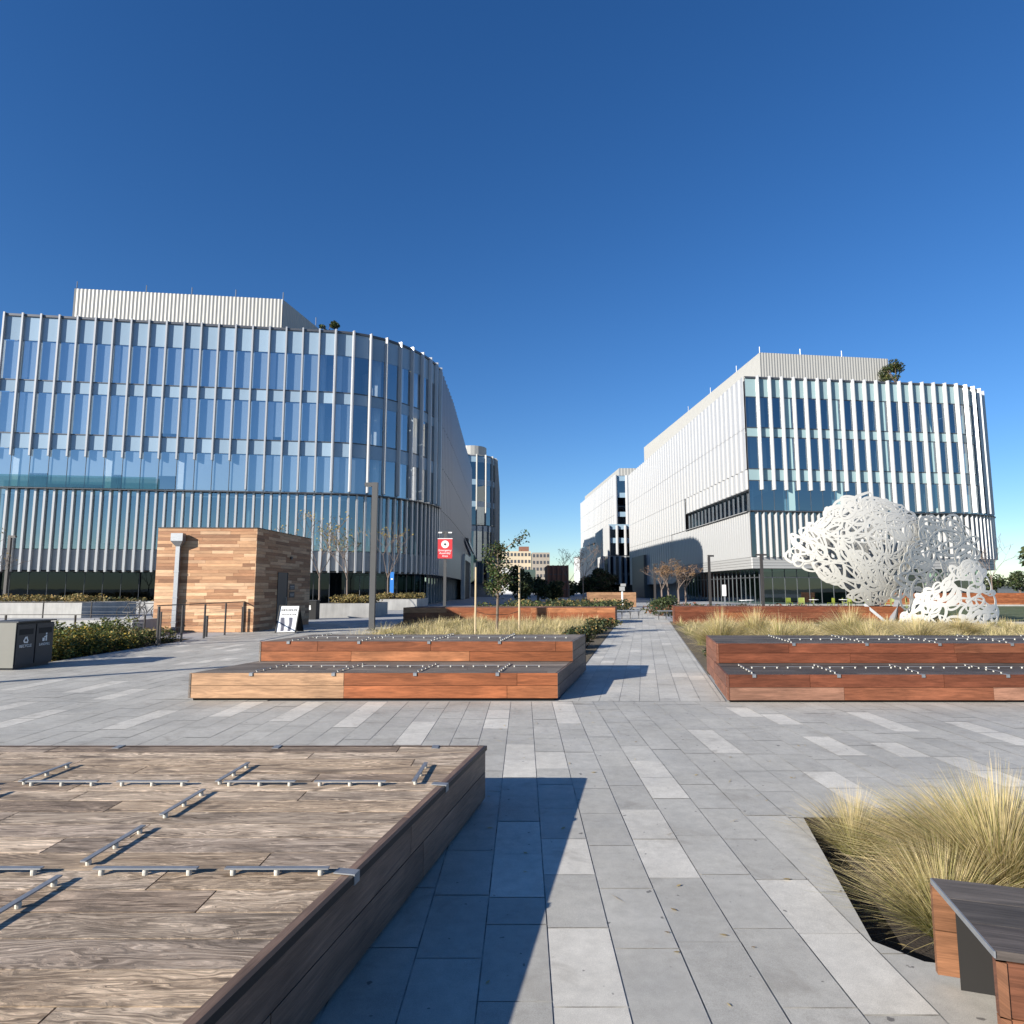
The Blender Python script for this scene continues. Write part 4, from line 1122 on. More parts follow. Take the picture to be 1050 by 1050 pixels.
for k in range(6):
    x = -4 + k * 5.4 + r.uniform(-1, 1)
    leafy_tree('tree of the far dark row below the tan blocks', x, 150 + r.uniform(-10, 15), 3.6 + r.uniform(-.8, .8), 3.0, 550 + k, DKG, 900, .42, 'far dark tree row below the blocks', trunk=.05)
# a bare pylon-like tree far right
bare_tree('distant bare tree between the white building and the green tree', 54.0, 74, 7.5, 570, None, 0, None, .35, .08)
# far bed planting
row_shrubs('dark green planting in the bed behind the orange seat wall', lambda r: (r.uniform(-2, pathL(40) - 1), r.uniform(35, 44), 0), 60, .8, .9, 80, .1, DKG + MIDG + OCH[:1], 305)
row_shrubs('dark planting along the far left side of the path', lambda r: (r.uniform(0, 9.2), r.uniform(46, 62), 0), 60, 1.0, .9, 70, .14, DKG + OCH[:1], 306)
row_shrubs('reddish low planting behind the red-brown seat wall', lambda r: (r.uniform(9.2, 22), r.uniform(34, 48), 0), 80, .8, .75, 60, .12, DKG + [(.16, .06, .035), (.20, .10, .05)], 307)
shrub('round green shrub at the bend of the path before the russet trees', 10.9, 47, 0, 1.3, 1.3, 1400, .1, DKG + MIDG, 308)
# far slatted timber wall
seat_wall('low slatted timber wall at the far end of the path below the striped building', 7.0, 11.3, 60, 1.35, 1.6, 0, 34, [(.36, .20, .11), (.42, .24, .13)])

# ------------------------------------------------------------------ café furniture
def chair_proto(label, x, y):
    root = thing('cafe_chair', label, 'chair', (x, y, 0), 'lime green café chairs')
    m = MB(); m.box(x - .22, x + .22, y - .22, y + .22, .44, .47); m.build('seat', M['green'], root)
    m = MB(); m.box(x - .22, x + .22, y + .2, y + .23, .52, .88); m.build('backrest', M['green'], root)
    for sx in (-.2, .2):
        for sy in (-.2, .2):
            m = MB(); m.bar((x + sx, y + sy, 0), (x + sx, y + sy, .44 if sy < 0 else .86), .035); m.build('leg', M['green'], root)
    return root
cl = 'lime green café chair on the terrace before the glass ground floor'
c0 = chair_proto(cl, 24.6, 58.5); r = random.Random(600)
for k in range(1, 14):
    dup(c0, (24.6 + k * .78 + r.uniform(-.1, .1), 58.5 + r.uniform(-1.2, 1.2), 0), r.uniform(0, 6.28))
def table_proto(label, x, y):
    root = thing('cafe_table', label, 'table', (x, y, 0), 'white café tables')
    m = MB(); m.tube([(x, y, .72), (x, y, .75)], .4, 14); m.build('tabletop', M['white'], root)
    m = MB(); m.tube([(x, y, 0), (x, y, .72)], .035, 6); m.tube([(x, y, 0), (x, y, .02)], .25, 10); m.build('pedestal', M['galv'], root)
    return root
t0 = table_proto('white round café table on the terrace before the right building', 19.0, 54)
for x, y in ((19.9, 55.2), (26.2, 57.2), (29.0, 57.6), (31.5, 58.2)): dup(t0, (x, y, 0))
# thin metal bench frames by the path
def rack(label, x, y, w, n):
    root = thing('metal_bench', label, 'bench', (x, y, 0), 'thin metal benches beside the path')
    m = MB(); m.box(x, x + w, y, y + .5, .44, .48); m.build('seat', M['galv'], root)
    for k in range(n):
        xx = lerp(x + .05, x + w - .05, k / (n - 1))
        m = MB(); m.tube([(xx, y + .05, .44), (xx - .07, y, 0)], .018, 5); m.tube([(xx, y + .45, .44), (xx + .05, y + .5, 0)], .018, 5); m.build('leg', M['pole_grey'], root)
rack('thin metal bench left of the path at the end of the orange seat wall', 5.6, 36.5, 1.5, 4)
rack('thin metal bench right of the path before the red-brown seat wall', 8.0, 36.0, 1.3, 4)

# ------------------------------------------------------------------ buildings
def resample(path, step, total=None):
    pts = [Vector((p[0], p[1], 0)) for p in path]; out = []
    seg = [(a, b, (b - a).length) for a, b in zip(pts, pts[1:])]; T = sum(s[2] for s in seg)
    n = max(1, round(T / step))
    for i in range(n + 1):
        s = T * i / n
        for a, b, L in seg:
            if s <= L + 1e-6: out.append(a.lerp(b, s / L)); break
            s -= L
    return out
def catmull(pts, sub=5):
    P = [Vector((p[0], p[1], 0)) for p in pts]; P = [P[0] * 2 - P[1]] + P + [P[-1] * 2 - P[-2]]; out = []
    for i in range(1, len(P) - 2):
        for k in range(sub):
            t = k / sub; a, b, c, d_ = P[i - 1], P[i], P[i + 1], P[i + 2]
            out.append(.5 * ((2 * b) + (c - a) * t + (2 * a - 5 * b + 4 * c - d_) * t * t + (3 * b - a - 3 * c + d_) * t ** 3))
    out.append(P[-2]); return [(p.x, p.y) for p in out]
def normals(pts):
    out = []
    for i in range(len(pts)):
        t = (pts[min(i + 1, len(pts) - 1)] - pts[max(i - 1, 0)]).normalized(); out.append(Vector((t.y, -t.x, 0)))
    return out
def strip(mb, pts, z0, z1, off=0, col=(1, 1, 1), tones=None, r=None, gap=0):
    nn = normals(pts)
    for i in range(len(pts) - 1):
        a = pts[i] + nn[i] * off; b = pts[i + 1] + nn[i + 1] * off
        if gap: t = (b - a).normalized() * gap; a = a + t; b = b - t
        k_ = 1 if tones is None else r.uniform(*tones); c = tuple(x * k_ for x in col)
        mb.poly([(a.x, a.y, z0), (b.x, b.y, z0), (b.x, b.y, z1), (a.x, a.y, z1)], c)
def lip(mb, pts, z0, z1, off0, off1):
    """horizontal band that stands out from off0 to off1"""
    nn = normals(pts)
    for i in range(len(pts) - 1):
        a0, a1 = pts[i] + nn[i] * off0, pts[i] + nn[i] * off1; b0, b1 = pts[i + 1] + nn[i + 1] * off0, pts[i + 1] + nn[i + 1] * off1
        mb.poly([(a1.x, a1.y, z0), (b1.x, b1.y, z0), (b1.x, b1.y, z1), (a1.x, a1.y, z1)])
        mb.poly([(a0.x, a0.y, z1), (a1.x, a1.y, z1), (b1.x, b1.y, z1), (b0.x, b0.y, z1)][::-1])
        mb.poly([(a0.x, a0.y, z0), (b0.x, b0.y, z0), (b1.x, b1.y, z0), (a1.x, a1.y, z0)][::-1])
def fin(mb, p, n, z0, z1, w, d, off=.02, tip=.12):
    t = Vector((-n.y, n.x, 0)); b = p + n * off
    mb.prism([(b + t * w / 2)[:2], (b - t * w / 2)[:2], (b - t * w * tip + n * d)[:2], (b + t * w * tip + n * d)[:2]][::-1], z0, z1)
def windows(root, pts, i0, i1, bands, off, mat, tilt=.006, r=None, name='window', cap=None):
    """one pane per bay and floor, each a part"""
    nn = normals(pts); k = 0
    for z0, z1 in bands:
        for i in range(i0, i1):
            a = pts[i] + nn[i] * off; b = pts[i + 1] + nn[i + 1] * off
            t = (b - a).normalized() * .035; a = a + t; b = b - t
            n = (nn[i] + nn[i + 1]).normalized(); ta, tb, tc = (r.gauss(0, tilt) for _ in range(3))
            mb = MB(); P = [a + n * ta + Vector((0, 0, z0)), b + n * tb + Vector((0, 0, z0)), b + n * (tb + tc) + Vector((0, 0, z1)), a + n * (ta + tc) + Vector((0, 0, z1))]
            mb.poly(P); mb.build(name, mat, root)
def wave_wall(root, name, path, zs, period, amp, mat, off=.25, sharp=1.0, step=.125, taper=None, seam=.05, saw=False):
    """folded metal skin: offset follows a wave along the wall, in rows split by fine seams"""
    pts = resample(path, step); nn = normals(pts); mb = MB(); s = 0; offs = []
    for i, p in enumerate(pts):
        if i: s += (pts[i] - pts[i - 1]).length
        c = math.cos(2 * math.pi * s / period); w = (.5 + .5 * c) ** sharp
        if saw: f_ = (s / period) % 1; w = f_ / .84 if f_ < .84 else (1 - f_) / .16
        offs.append(w)
    for (z0, z1, a0, a1) in zs:
        b = len(mb.v)
        for i, p in enumerate(pts):
            for z, a in ((z0, a0), (z1, a1)):
                q = p + nn[i] * (off + amp * a * offs[i]); mb.v.append((q.x, q.y, z))
        for i in range(len(pts) - 1): mb.face((b + 2 * i, b + 2 * i + 2, b + 2 * i + 3, b + 2 * i + 1))
    return mb.build(name, mat, root)
def interior(root, poly, floors, core, cols=None, z_top=25.0, r=None):
    m = MB()
    for z in floors: m.prism(poly, z - .45, z)
    m.build('floor_slab', M['slab'], root)
    m = MB(); m.prism(core, .02, z_top); m.build('core_wall', M['interior'], root)
    if cols:
        m = MB()
        for p in cols: m.tube([(p[0], p[1], 5.65), (p[0], p[1], z_top - .6)], .42, 10)
        m.build('interior_column', M['column'], root)
def ribbed_box(root, name, path, z0, z1, mat, period=.36, amp=.05):
    return wave_wall(root, name, path, [(z0, z1, 1, 1)], period, amp, mat, 0, 1, .09)
def masts(root, pts, z, h=1.0):
    for p in pts:
        m = MB(); m.tube([(p[0], p[1], z), (p[0], p[1], z + h)], .05, 5); m.build('roof_mast', M['galv'], root)

RZ = 25.5; BANDS = [(19.73, 23.19), (15.03, 18.59), (10.33, 13.64)]; SPAN = [(23.21, 25.35), (18.61, 19.62), (13.66, 14.92)]
# ---- left building
r = random.Random(700)
LB = thing('glass_office_building', 'glass office block with a curved corner and closely set fins, on the left', 'building', (-25, 85, 0))
front = [(-44.2, 54.64), (-30.3, 56.6), (-16.37, 58.56)]
curve = catmull([(-19, 58.19), (-16.37, 58.56), (-14.9, 58.9), (-13.71, 59.45), (-12.45, 60.3), (-11.26, 61.4), (-9.58, 63.8), (-8.4, 66.6), (-7.95, 69.0)], 6)
curve = [p for p in curve if p[0] > -16.3]
fpts = resample(front, 1.48); cpts = resample([(-16.37, 58.56)] + curve, 1.55)
bay = fpts + cpts[1:]
NF = len(fpts) - 1; NB = len(bay) - 1
side = [(-7.95, 69.0), (-7.76, 82), (-8.25, 129.6)]
whole = bay + [Vector((-7.76, 82, 0)), Vector((-8.25, 129.6, 0))]
plan = [p[:2] for p in whole] + [(-44, 129.6)]
inplan = [(Vector((p[0], p[1], 0)).lerp(Vector((-26, 92, 0)), .02))[:2] for p in plan]
core = [(-38, 66), (-18, 69), (-15, 74), (-15, 122), (-38, 122)]
nb = normals(bay)
colp = []
for i in range(2, NB, 4):
    q = bay[i] - nb[i] * 1.7; colp.append((q.x, q.y))
for i in range(2, NB, 4):
    q = bay[i] - nb[i] * 7.5; colp.append((q.x, q.y))
interior(LB, inplan, [10.2, 14.9, 19.6, 5.6], core, colp, 25.2)
m = MB(); m.prism(inplan, RZ - .5, RZ - .1); m.build('roof', M['roof'], LB)
windows(LB, bay, 0, NB, BANDS, .0, M['glass_left'], .006, r)
for z0, z1 in SPAN:
    m = MB(); strip(m, bay, z0, z1, .0, (1, 1, 1), (.9, 1.1), r, .03); m.build('spandrel_band', M['spandrel_blue'], LB)
m = MB()
for z in (10.25, 14.97, 19.67): lip(m, bay, z - .04, z + .04, -.03, .05)
lip(m, bay, 25.36, 25.56, -.3, .12)
nn = normals(bay)
for i in range(len(bay)): fin(m, bay[i], nn[i], 3.2, 25.35, .06, .05, -.03)
m.build('mullion', M['mullion'], LB)
for i in range(NB + 1):
    z0 = 13.0 if i < 14 else 10.42
    m = MB(); fin(m, bay[i], nn[i], z0, 25.62, .17 if i < NF else .30, .24 if i < NF else .34, tip=.40 if i < NF else .2); m.build('fin', M['alu_fin'], LB)
half = resample(front, .74) + resample([(-16.37, 58.56)] + curve, .775)[1:]; hn = normals(half)
m = MB(); strip(m, half, 5.05, 10.12, .0, gap=.02); m.build('lower_glazing', M['glass'], LB)
m = MB(); strip(m, half, 3.25, 5.0, .0, (.8, .8, .78), (.9, 1.1), r, .02); m.build('lower_spandrel', M['soffit'], LB)
for i in range(len(half)):
    m = MB(); fin(m, half[i], hn[i], 3.1, 10.15, .20, .22, tip=.42); m.build('lower_fin', M['alu_fin'], LB)
m = MB(); lip(m, half, 10.14, 10.2, -.2, .5); m.build('ledge', M['mullion'], LB)
gnd = [(p - n * 1.3) for p, n in zip(bay, nn)]
m = MB(); strip(m, gnd, .02, 3.2, 0, gap=.03); m.build('ground_glazing', M['glass_base'], LB)
m = MB(); gn = normals(gnd)
for i in range(len(gnd)): fin(m, gnd[i], gn[i], .02, 3.2, .10, .08, -.04)
m.build('ground_mullion', M['mullion'], LB)
m = MB()
for i in range(len(bay) - 1):
    a, b, c, d_ = bay[i] - nn[i] * 1.6, bay[i + 1] - nn[i + 1] * 1.6, bay[i + 1] + nn[i + 1] * .05, bay[i] + nn[i] * .05
    m.poly([(a.x, a.y, 3.15), (b.x, b.y, 3.15), (c.x, c.y, 3.15), (d_.x, d_.y, 3.15)][::-1])
m.build('soffit', M['soffit'], LB)
for z0, z1 in BANDS:                                                  # pale sheets added behind the front bays to brighten the glass
    m = MB()
    for i in range(0, 21):
        if i > 17 and r.random() < .5: continue
        a, b = bay[i] - nn[i] * .13, bay[i + 1] - nn[i + 1] * .13; dz = r.choice((0,) * 12 + (.3, 1.2)); k_ = r.uniform(.90, 1.06)
        m.poly([(a.x, a.y, z0 + dz), (b.x, b.y, z0 + dz), (b.x, b.y, z1), (a.x, a.y, z1)], (k_,) * 3)
    m.build('added_blind_row', M['added_blind'], LB)
    for i in (1, 6, 10, 15, 19, 23):
        a, b = bay[i] - nn[i] * .05, bay[i + 1] - nn[i + 1] * .05
        m = MB(); t = (b - a).normalized(); p = a + t * .1; q = a + t * .62; w_ = Vector((-t.y, t.x, 0)) * .06
        m.prism([p[:2], q[:2], (q + w_)[:2], (p + w_)[:2]], z0 + .02, z1 - .05); m.build('interior_pier', M['column'], LB)
# terrace balustrade on the third floor and its door frame
m = MB(); strip(m, bay[:10], 10.25, 11.3, .42); m.build('balustrade', M['glass_ground'], LB)
m = MB(); m.box(-44.0, -43.7, 55.6, 129, .02, 25); m.box(-43.6, -9, 128.6, 128.9, .02, 25); m.build('rear_wall', M['interior'], LB)
# folded metal side wall
wave_wall(LB, 'side_wall', side, [(10.25, 14.88, .8, 1), (14.92, 19.58, 1, 1), (19.62, 25.6, 1, 1)], 1.5, .22, M['alu_shade'], .02, 1.0)
wave_wall(LB, 'side_wall', side, [(3.1, 6.5, 0, .05), (6.5, 10.2, .05, .8)], 1.5, .22, M['alu_shade'], .02, 1.0)
m = MB(); m.prism([(-8.3, 70), (-8.1, 129.4), (-30, 129.4), (-30, 72)], 3.2, 25.3); m.build('backing_wall', M['soffit'], LB)
m = MB(); m.prism([(-9.4, 70), (-9.2, 129.4), (-30, 129.4), (-30, 72)], .02, 3.19); m.build('ground_wall', M['glass_far'], LB)
for i in range(22):
    m = MB(); m.box(-9.1, -8.9, 70 + i * 2.7, 70.2 + i * 2.7, .02, 3.18); m.build('ground_pier', M['soffit'], LB)
m = MB(); m.box(-8.1, -7.5, 104, 105.2, .02, 6.9); m.box(-8.1, -7.5, 118, 119.2, .02, 7.6); m.prism([(-8.1, 105.2), (-7.5, 105.2), (-7.5, 118), (-8.1, 118)], 6.3, 7.3); m.build('portal_frame', M['alu'], LB)
m = MB(); m.box(-8.05, -7.66, 105.3, 117.9, .03, 6.28); m.build('portal_opening', M['black'], LB)
m = MB()
yy = [108 + i * 2.2 for i in range(11)]
for a, b in zip(yy, yy[1:]):
    za, zb = [9.4 - 1.6 * ((y - 108) / 22) ** .8 for y in (a, b)]
    m.poly([(-7.15, a, za), (-7.15, b, zb), (-7.15, b, zb + .55), (-7.15, a, za + .55)][::-1]); m.poly([(-7.15, a, za + .55), (-7.15, b, zb + .55), (-7.8, b, zb + .75), (-7.8, a, za + .75)][::-1])
m.build('light_ledge', M['alu'], LB)
# roof screen
scr = [(-43.2, 61.6), (-43.0, 61.25), (-23.4, 63.65), (-21.9, 70.5)]
ribbed_box(LB, 'roof_screen', [(-43.4, 75), (-43.0, 61.25)], RZ - .2, 31.05, M['screen'])
ribbed_box(LB, 'roof_screen', [(-43.0, 61.25), (-23.4, 63.65)], RZ - .2, 31, M['screen'])
ribbed_box(LB, 'roof_screen', [(-23.4, 63.65), (-21.8, 72)], RZ - .2, 31, M['screen'])
m = MB(); m.prism([(-42.7, 61.7), (-23.8, 64), (-22.4, 71.8), (-42.8, 74)], 30.7, 30.9); m.build('screen_roof', M['roof'], LB)
masts(LB, [(-42.9, 61.4), (-36.5, 62.2), (-32.2, 62.7), (-28, 63.2), (-23.4, 63.8), (-21.9, 70)], 30.9, .9)

# ---- right building
r = random.Random(701)
RBd = thing('white_office_building', 'white office block with long folded metal side and finned front, behind the white sculpture', 'building', (40, 95, 0))
rs = [(24.76, 137.6), (26.31, 71.68)]
rfront = [(26.31, 71.68), (52.1, 74.67)]
rcurve = catmull([(50.1, 74.4), (52.1, 74.67), (54.6, 75.7), (56.8, 77.2), (58.3, 79.4), (59.1, 82.5), (59.3, 86)], 6)
rcurve = [(52.1, 74.67)] + [p for p in rcurve if p[0] > 52.3]
rf = resample(rfront, 1.44); rc = resample(rcurve, 1.44)
bay = rf + rc[1:]; nn = normals(bay); NB = len(bay) - 1
plan = [(24.76, 137.6)] + [p[:2] for p in bay] + [(61, 137)]
inplan = [(Vector((p[0], p[1], 0)).lerp(Vector((43, 105, 0)), .02))[:2] for p in plan]
colp = []
for i in range(3, NB, 4):
    q = bay[i].lerp(bay[i + 1], .5) - nn[i] * 1.0; colp.append((q.x, q.y))
interior(RBd, inplan, [10.2, 14.9, 19.6, 5.6], [(34, 84), (54, 86), (54, 130), (33, 130)], colp, 25.2)
m = MB(); m.prism(inplan, RZ - .5, RZ - .1); m.build('roof', M['roof'], RBd)
windows(RBd, bay, 0, NB, BANDS, 0, M['glass'], .006, r)
for z0, z1 in SPAN:
    m = MB(); strip(m, bay, z0, z1, 0, (.85, .95, .92), (.9, 1.1), r, .03); m.build('spandrel_band', M['spandrel'], RBd)
for f in (3, 7, 11, 15):                                              # blind bays
    for z0, z1 in BANDS:
        m = MB(); strip(m, [bay[f] * .82 + bay[f + 1] * .18, bay[f] * .30 + bay[f + 1] * .70], z0, z1, .006, (1.0, 1.15, 1.10)); m.build('window_blind', M['spandrel'], RBd)
m = MB()
for z in (10.25, 14.97, 19.67, 13.65, 18.6, 23.2): lip(m, bay, z - .045, z + .045, -.05, .05)
lip(m, bay, 25.36, 25.56, -.3, .12)
for i in range(len(bay)): fin(m, bay[i], nn[i], 3.9, 25.35, .06, .05, -.03)
m.build('mullion', M['mullion'], RBd)
for i in range(1, NB + 1):
    z0 = 12.6 if i < 9 else 10.42
    m = MB(); fin(m, bay[i], nn[i], z0, 25.62, .36, .42); m.build('fin', M['alu_fin'], RBd)
half = resample(rfront, .72) + resample(rcurve, .72)[1:]; hn = normals(half)
m = MB(); strip(m, half, 5.2, 10.1, 0, gap=.02); m.build('lower_glazing', M['glass_low'], RBd)
for i in range(1, len(half)):
    m = MB(); fin(m, half[i], hn[i], 5.1, 10.18, .29, .36); m.build('lower_fin', M['alu_fin'], RBd)
m = MB(); lip(m, half, 10.14, 10.2, -.2, .5); m.build('ledge', M['mullion'], RBd)
fas = resample([(25.6, 101)] + [(26.28, 71.71)], 1) + [p.copy() for p in half]
m = MB()
for k in range(4): lip(m, fas[:30] if 0 else fas, 3.9 + k * .31, 4.18 + k * .31, -.15, .05)
m.build('fascia', M['soffit'], RBd)
gl = [p + Vector((1.2, 1.2, 0)) for p in resample([(25.6, 101), (26.28, 71.71)], 1.4)] + [p - n * 1.2 for p, n in zip(bay, nn)][1:]
m = MB(); strip(m, gl, .02, 3.95, 0, gap=.03); m.build('ground_glazing', M['glass_ground'], RBd)
m = MB(); gn = normals(gl)
for i in range(len(gl)): fin(m, gl[i], gn[i], .02, 3.95, .12, .10, -.04)
lip(m, gl, 2.9, 3.0, -.04, .06)
m.build('ground_mullion', M['mullion'], RBd)
m = MB(); m.prism([(27.2, 73.2), (50, 75.6), (57, 80), (57, 100), (26.8, 100)], 3.88, 3.94); m.build('soffit', M['soffit'], RBd)
def xs_(y): return 26.31 - (y - 71.68) * 1.55 / 65.92
cor = [(xs_(y), y) for y in (137.6, 96.0)]; near = [(xs_(y), y) for y in (96.0, 71.8)]
wave_wall(RBd, 'side_wall', [cor[0], near[1]], [(14.92, 19.58, 1, 1), (19.62, 25.6, 1, 1)], 1.5, .15, M['alu'], .02, saw=True)
wave_wall(RBd, 'side_wall', cor, [(10.24, 14.88, .8, 1)], 1.5, .15, M['alu'], .02, saw=True)
wave_wall(RBd, 'side_wall', near, [(12.7, 14.88, 1, 1)], 1.5, .15, M['alu'], .02, saw=True)
wave_wall(RBd, 'side_wall', [(xs_(104), 104), (xs_(71.8), 71.8)], [(5.15, 7.2, .25, .4), (7.2, 10.16, .4, .8)], .75, .08, M['alu'], .02, saw=True)
wave_wall(RBd, 'side_wall', [(xs_(137.6), 137.6), (xs_(104), 104)], [(2.5, 7.2, .1, .4), (7.2, 10.2, .4, .8)], 1.5, .15, M['alu'], .02, saw=True)
m = MB()                                                 # curved lower edge where the skin drops towards the far end
for k in range(10):
    ya, yb = 104.05 - k * .6, 104.05 - (k + 1) * .6; za, zb = [5.2 - 2.7 * (1 - q / 6) ** .5 if q < 6 else 5.2 for q in (k * .6, (k + 1) * .6)]
    m.poly([(xs_(ya) - .03, ya, za), (xs_(ya) - .03, ya, 5.25), (xs_(yb) - .03, yb, 5.25), (xs_(yb) - .03, yb, zb)])
m.build('skirt_panel', M['alu'], RBd)
m = MB(); m.box(xs_(128) - .45, xs_(128) + 2.3, 122, 134, .02, 8.0); m.build('entrance_block', M['pole_grey'], RBd)
m = MB(); m.prism([(xs_(137.5) + .55, 137.5), (xs_(72) + .55, 72.3), (xs_(72) + 3, 74), (xs_(137.5) + 3, 137.5)], 12.75, 25.3); m.prism([(xs_(137.5) + .55, 137.5), (xs_(96.2) + .55, 96.2), (xs_(96.2) + 3, 96.2), (xs_(137.5) + 3, 137.5)], 5.0, 12.74); m.prism([(xs_(137.5) + 1.4, 137.5), (xs_(104) + 1.4, 101), (xs_(104) + 3, 101), (xs_(137.5) + 3, 137.5)], .02, 4.99)
m.prism([(xs_(103.9) + .55, 103.9), (xs_(73) + .55, 73), (xs_(73) + 3, 74), (xs_(103.9) + 3, 103.9)], 5.2, 9.9); m.build('backing_wall', M['soffit'], RBd)
rib = resample(near, 1.5)
windows(RBd, rib, 0, len(rib) - 1, [(10.3, 12.6)], -.45, M['glass_low'], .005, r, 'ribbon_window')
q = resample(near, 1.5); qn = normals(q)
for i in range(len(q)):
    m = MB(); fin(m, q[i] - qn[i] * .45, qn[i], 10.22, 12.7, .08, .12, 0); m.build('ribbon_mullion', M['mullion'], RBd)
for z, o_ in ((10.2, .35), (12.66, .1)):
    m = MB(); lip(m, rib, z - .025, z + .025, -.6, o_); m.build('ribbon_sill', M['alu'], RBd)
# curved right corner continues as a folded side
wave_wall(RBd, 'east_wall', [(59.3, 86), (61, 137)], [(3.9, 10.15, .6, 1), (10.25, 25.6, 1, 1)], 1.5, .15, M['alu'], .02, saw=True)
ribbed_box(RBd, 'roof_screen', [(27.1, 131.5), (30.43, 77.4)], RZ - .2, 30.5, M['screen'])
ribbed_box(RBd, 'roof_screen', [(30.43, 77.42), (47.4, 79.64)], RZ - .2, 30.5, M['screen'])
ribbed_box(RBd, 'roof_screen', [(47.4, 79.64), (47.6, 125)], RZ - .2, 30.5, M['screen'])
m = MB(); m.prism([(30.9, 78), (47, 80), (47, 124), (28, 130)], 30.1, 30.3); m.build('screen_roof', M['roof'], RBd)
masts(RBd, [(30.5, 77.6), (35.8, 78.3), (41.3, 79), (30.0, 84.5), (29.4, 94), (28.8, 104)], 30.4, .9)

# ---- far buildings with fins
def finned(root, path, z0, z1, bay_w, mat_glass, floors, fw=.5, fd=.5, finmat='alu_fin', parts=True):
    b = resample(path, bay_w); n = normals(b)
    m = MB(); strip(m, b, z0, z1, 0, gap=.02); m.build('glazing', M[mat_glass], root)
    for z in floors:
        m = MB(); strip(m, b, z - .5, z + .7, .01, (.9, .95, .95)); m.build('spandrel_band', M['spandrel_blue'], root)
    for i in range(len(b)):
        m = MB(); fin(m, b[i], n[i], z0 + .05, z1 + .1, fw, fd); m.build('fin', M[finmat], root)
L2 = thing('rounded_glass_tower', 'rounded dark blue glass building behind the left block', 'building', (-9, 150, 0))
tw = catmull([(-16, 139.6), (-12, 139.2), (-9, 139.4), (-6.5, 140.3), (-4.6, 142.2), (-3.7, 145.5), (-3.7, 150), (-4, 190)], 4)
m = MB(); m.prism([(Vector((p[0], p[1], 0)).lerp(Vector((-11, 160, 0)), .1))[:2] for p in tw] + [(-16, 190)], .02, 30.4); m.build('core_wall', M['interior'], L2)
finned(L2, tw, 15.4, 30.7, 2.1, 'glass_far', [19.8, 24.6, 29.6], .3, .4, 'screen')
finned(L2, tw, 2.8, 15.1, 1.4, 'glass_far', [14.5], .3, .4, 'screen')
m = MB(); m.prism([p for p in tw] + [(-16, 190)], 30.5, 30.75); m.build('roof', M['roof'], L2)
m = MB(); m.tube([(-9.2, 146, 30.7), (-9.2, 146, 33.4)], 3.4, 24); m.build('roof_drum', M['screen'], L2)
R2 = thing('striped_office_building', 'far white office building with stacked striped blocks, left of the white block', 'building', (35, 180, 0))
m = MB(); m.prism([(24.3, 219), (26.4, 162), (60, 163), (60, 219)], 15.0, 30); m.build('upper_volume', M['soffit'], R2)
wave_wall(R2, 'side_wall', [(22.97, 218), (25.86, 161.3)], [(15.1, 20, 1, 1), (20.05, 25, 1, 1), (25.05, 30.1, 1, 1)], 2.2, .22, M['alu'], .0, 1.2, .18, saw=True)
finned(R2, [(25.86, 161.26), (60, 162)], 15.3, 29.8, 2.9, 'glass_far', [20, 24.8, 29], .9, .6)
m = MB(); m.prism([(22.6, 218), (26.8, 165), (60, 165), (60, 218)], .02, 14.99); m.build('lower_volume', M['alu_shade'], R2)  # shadow over the lower part is put in through the darker panel colour
m = MB(); m.prism([(23.2, 177), (23.0, 152.5), (50, 153), (50, 164.9), (27, 164.9), (26.5, 177)], 9.2, 16.6); m.build('middle_block', M['soffit'], R2)
wave_wall(R2, 'middle_wall', [(22.9, 177.3), (22.6, 152.1)], [(9.3, 16.7, 1, 1)], 2.2, .25, M['alu'], .0, 1.2, .2)
finned(R2, [(22.6, 152.1), (50, 152.6)], 9.4, 16.3, 1.9, 'glass_far', [12.8, 16], .7, .6)
m = MB(); m.prism([(21.5, 168), (21.2, 149.9), (50, 150.4), (50, 152.4), (23.4, 152.4), (23.4, 168)], 2.7, 9.1); m.build('lower_block', M['soffit'], R2)
wave_wall(R2, 'lower_wall', [(21.2, 168.3), (20.9, 149.5)], [(2.6, 9.2, 1, 1)], 1.5, .2, M['alu'], .0, 1.2, .2)
finned(R2, [(20.9, 149.5), (50, 150)], 2.7, 9.0, 1.25, 'glass_far', [], .6, .5)
ribbed_box(R2, 'roof_screen', [(24.6, 218), (27.6, 166)], 29.8, 32.6, M['screen'], .8); ribbed_box(R2, 'roof_screen', [(27.6, 166), (45, 166.5)], 29.8, 32.6, M['screen'], .8)

# tan office block far away
TB = thing('tan_office_block', 'distant tan office block with square windows and a roof box', 'building', (6, 310, 0))
def far_block(root, x0, x1, y, z0, z1, nx, nz, mat, dep=14):
    m = MB(); m.box(x0, x1, y, y + dep, z0, z1); w = m.build('wall', mat, root)
    dx = (x1 - x0) / nx; dz = (z1 - z0) / nz
    for k in range(nz):
        for i in range(nx):
            mm = MB(); mm.box(x0 + (i + .22) * dx, x0 + (i + .78) * dx, y - .12, y - .02, z0 + (k + .3) * dz, z0 + (k + .75) * dz); mm.build('window', M['mullion'], root)
far_block(TB, -6, 8.9, 306, 0, 19.2, 9, 6, M['tan'])
far_block(TB, 9.3, 17.4, 302, 0, 18.4, 5, 6, M['tan_dk'])
m = MB(); m.box(3.2, 8, 309, 315, 19.21, 21.6); m.build('roof_box', M['brownblk'], TB)
WB = thing('white_annex', 'low white building with a glassy end before the tan office block', 'building', (2, 250, 0))
m = MB(); m.box(-4, 2.2, 250, 258, 0, 9.6); m.build('wall', M['farwhite'], WB)
m = MB(); m.box(2.25, 9, 250, 258, 0, 9.0); m.build('glass_end', M['glass_far'], WB)
WT = thing('white_tower', 'narrow white tower far left of the striped building', 'building', (26, 270, 0))
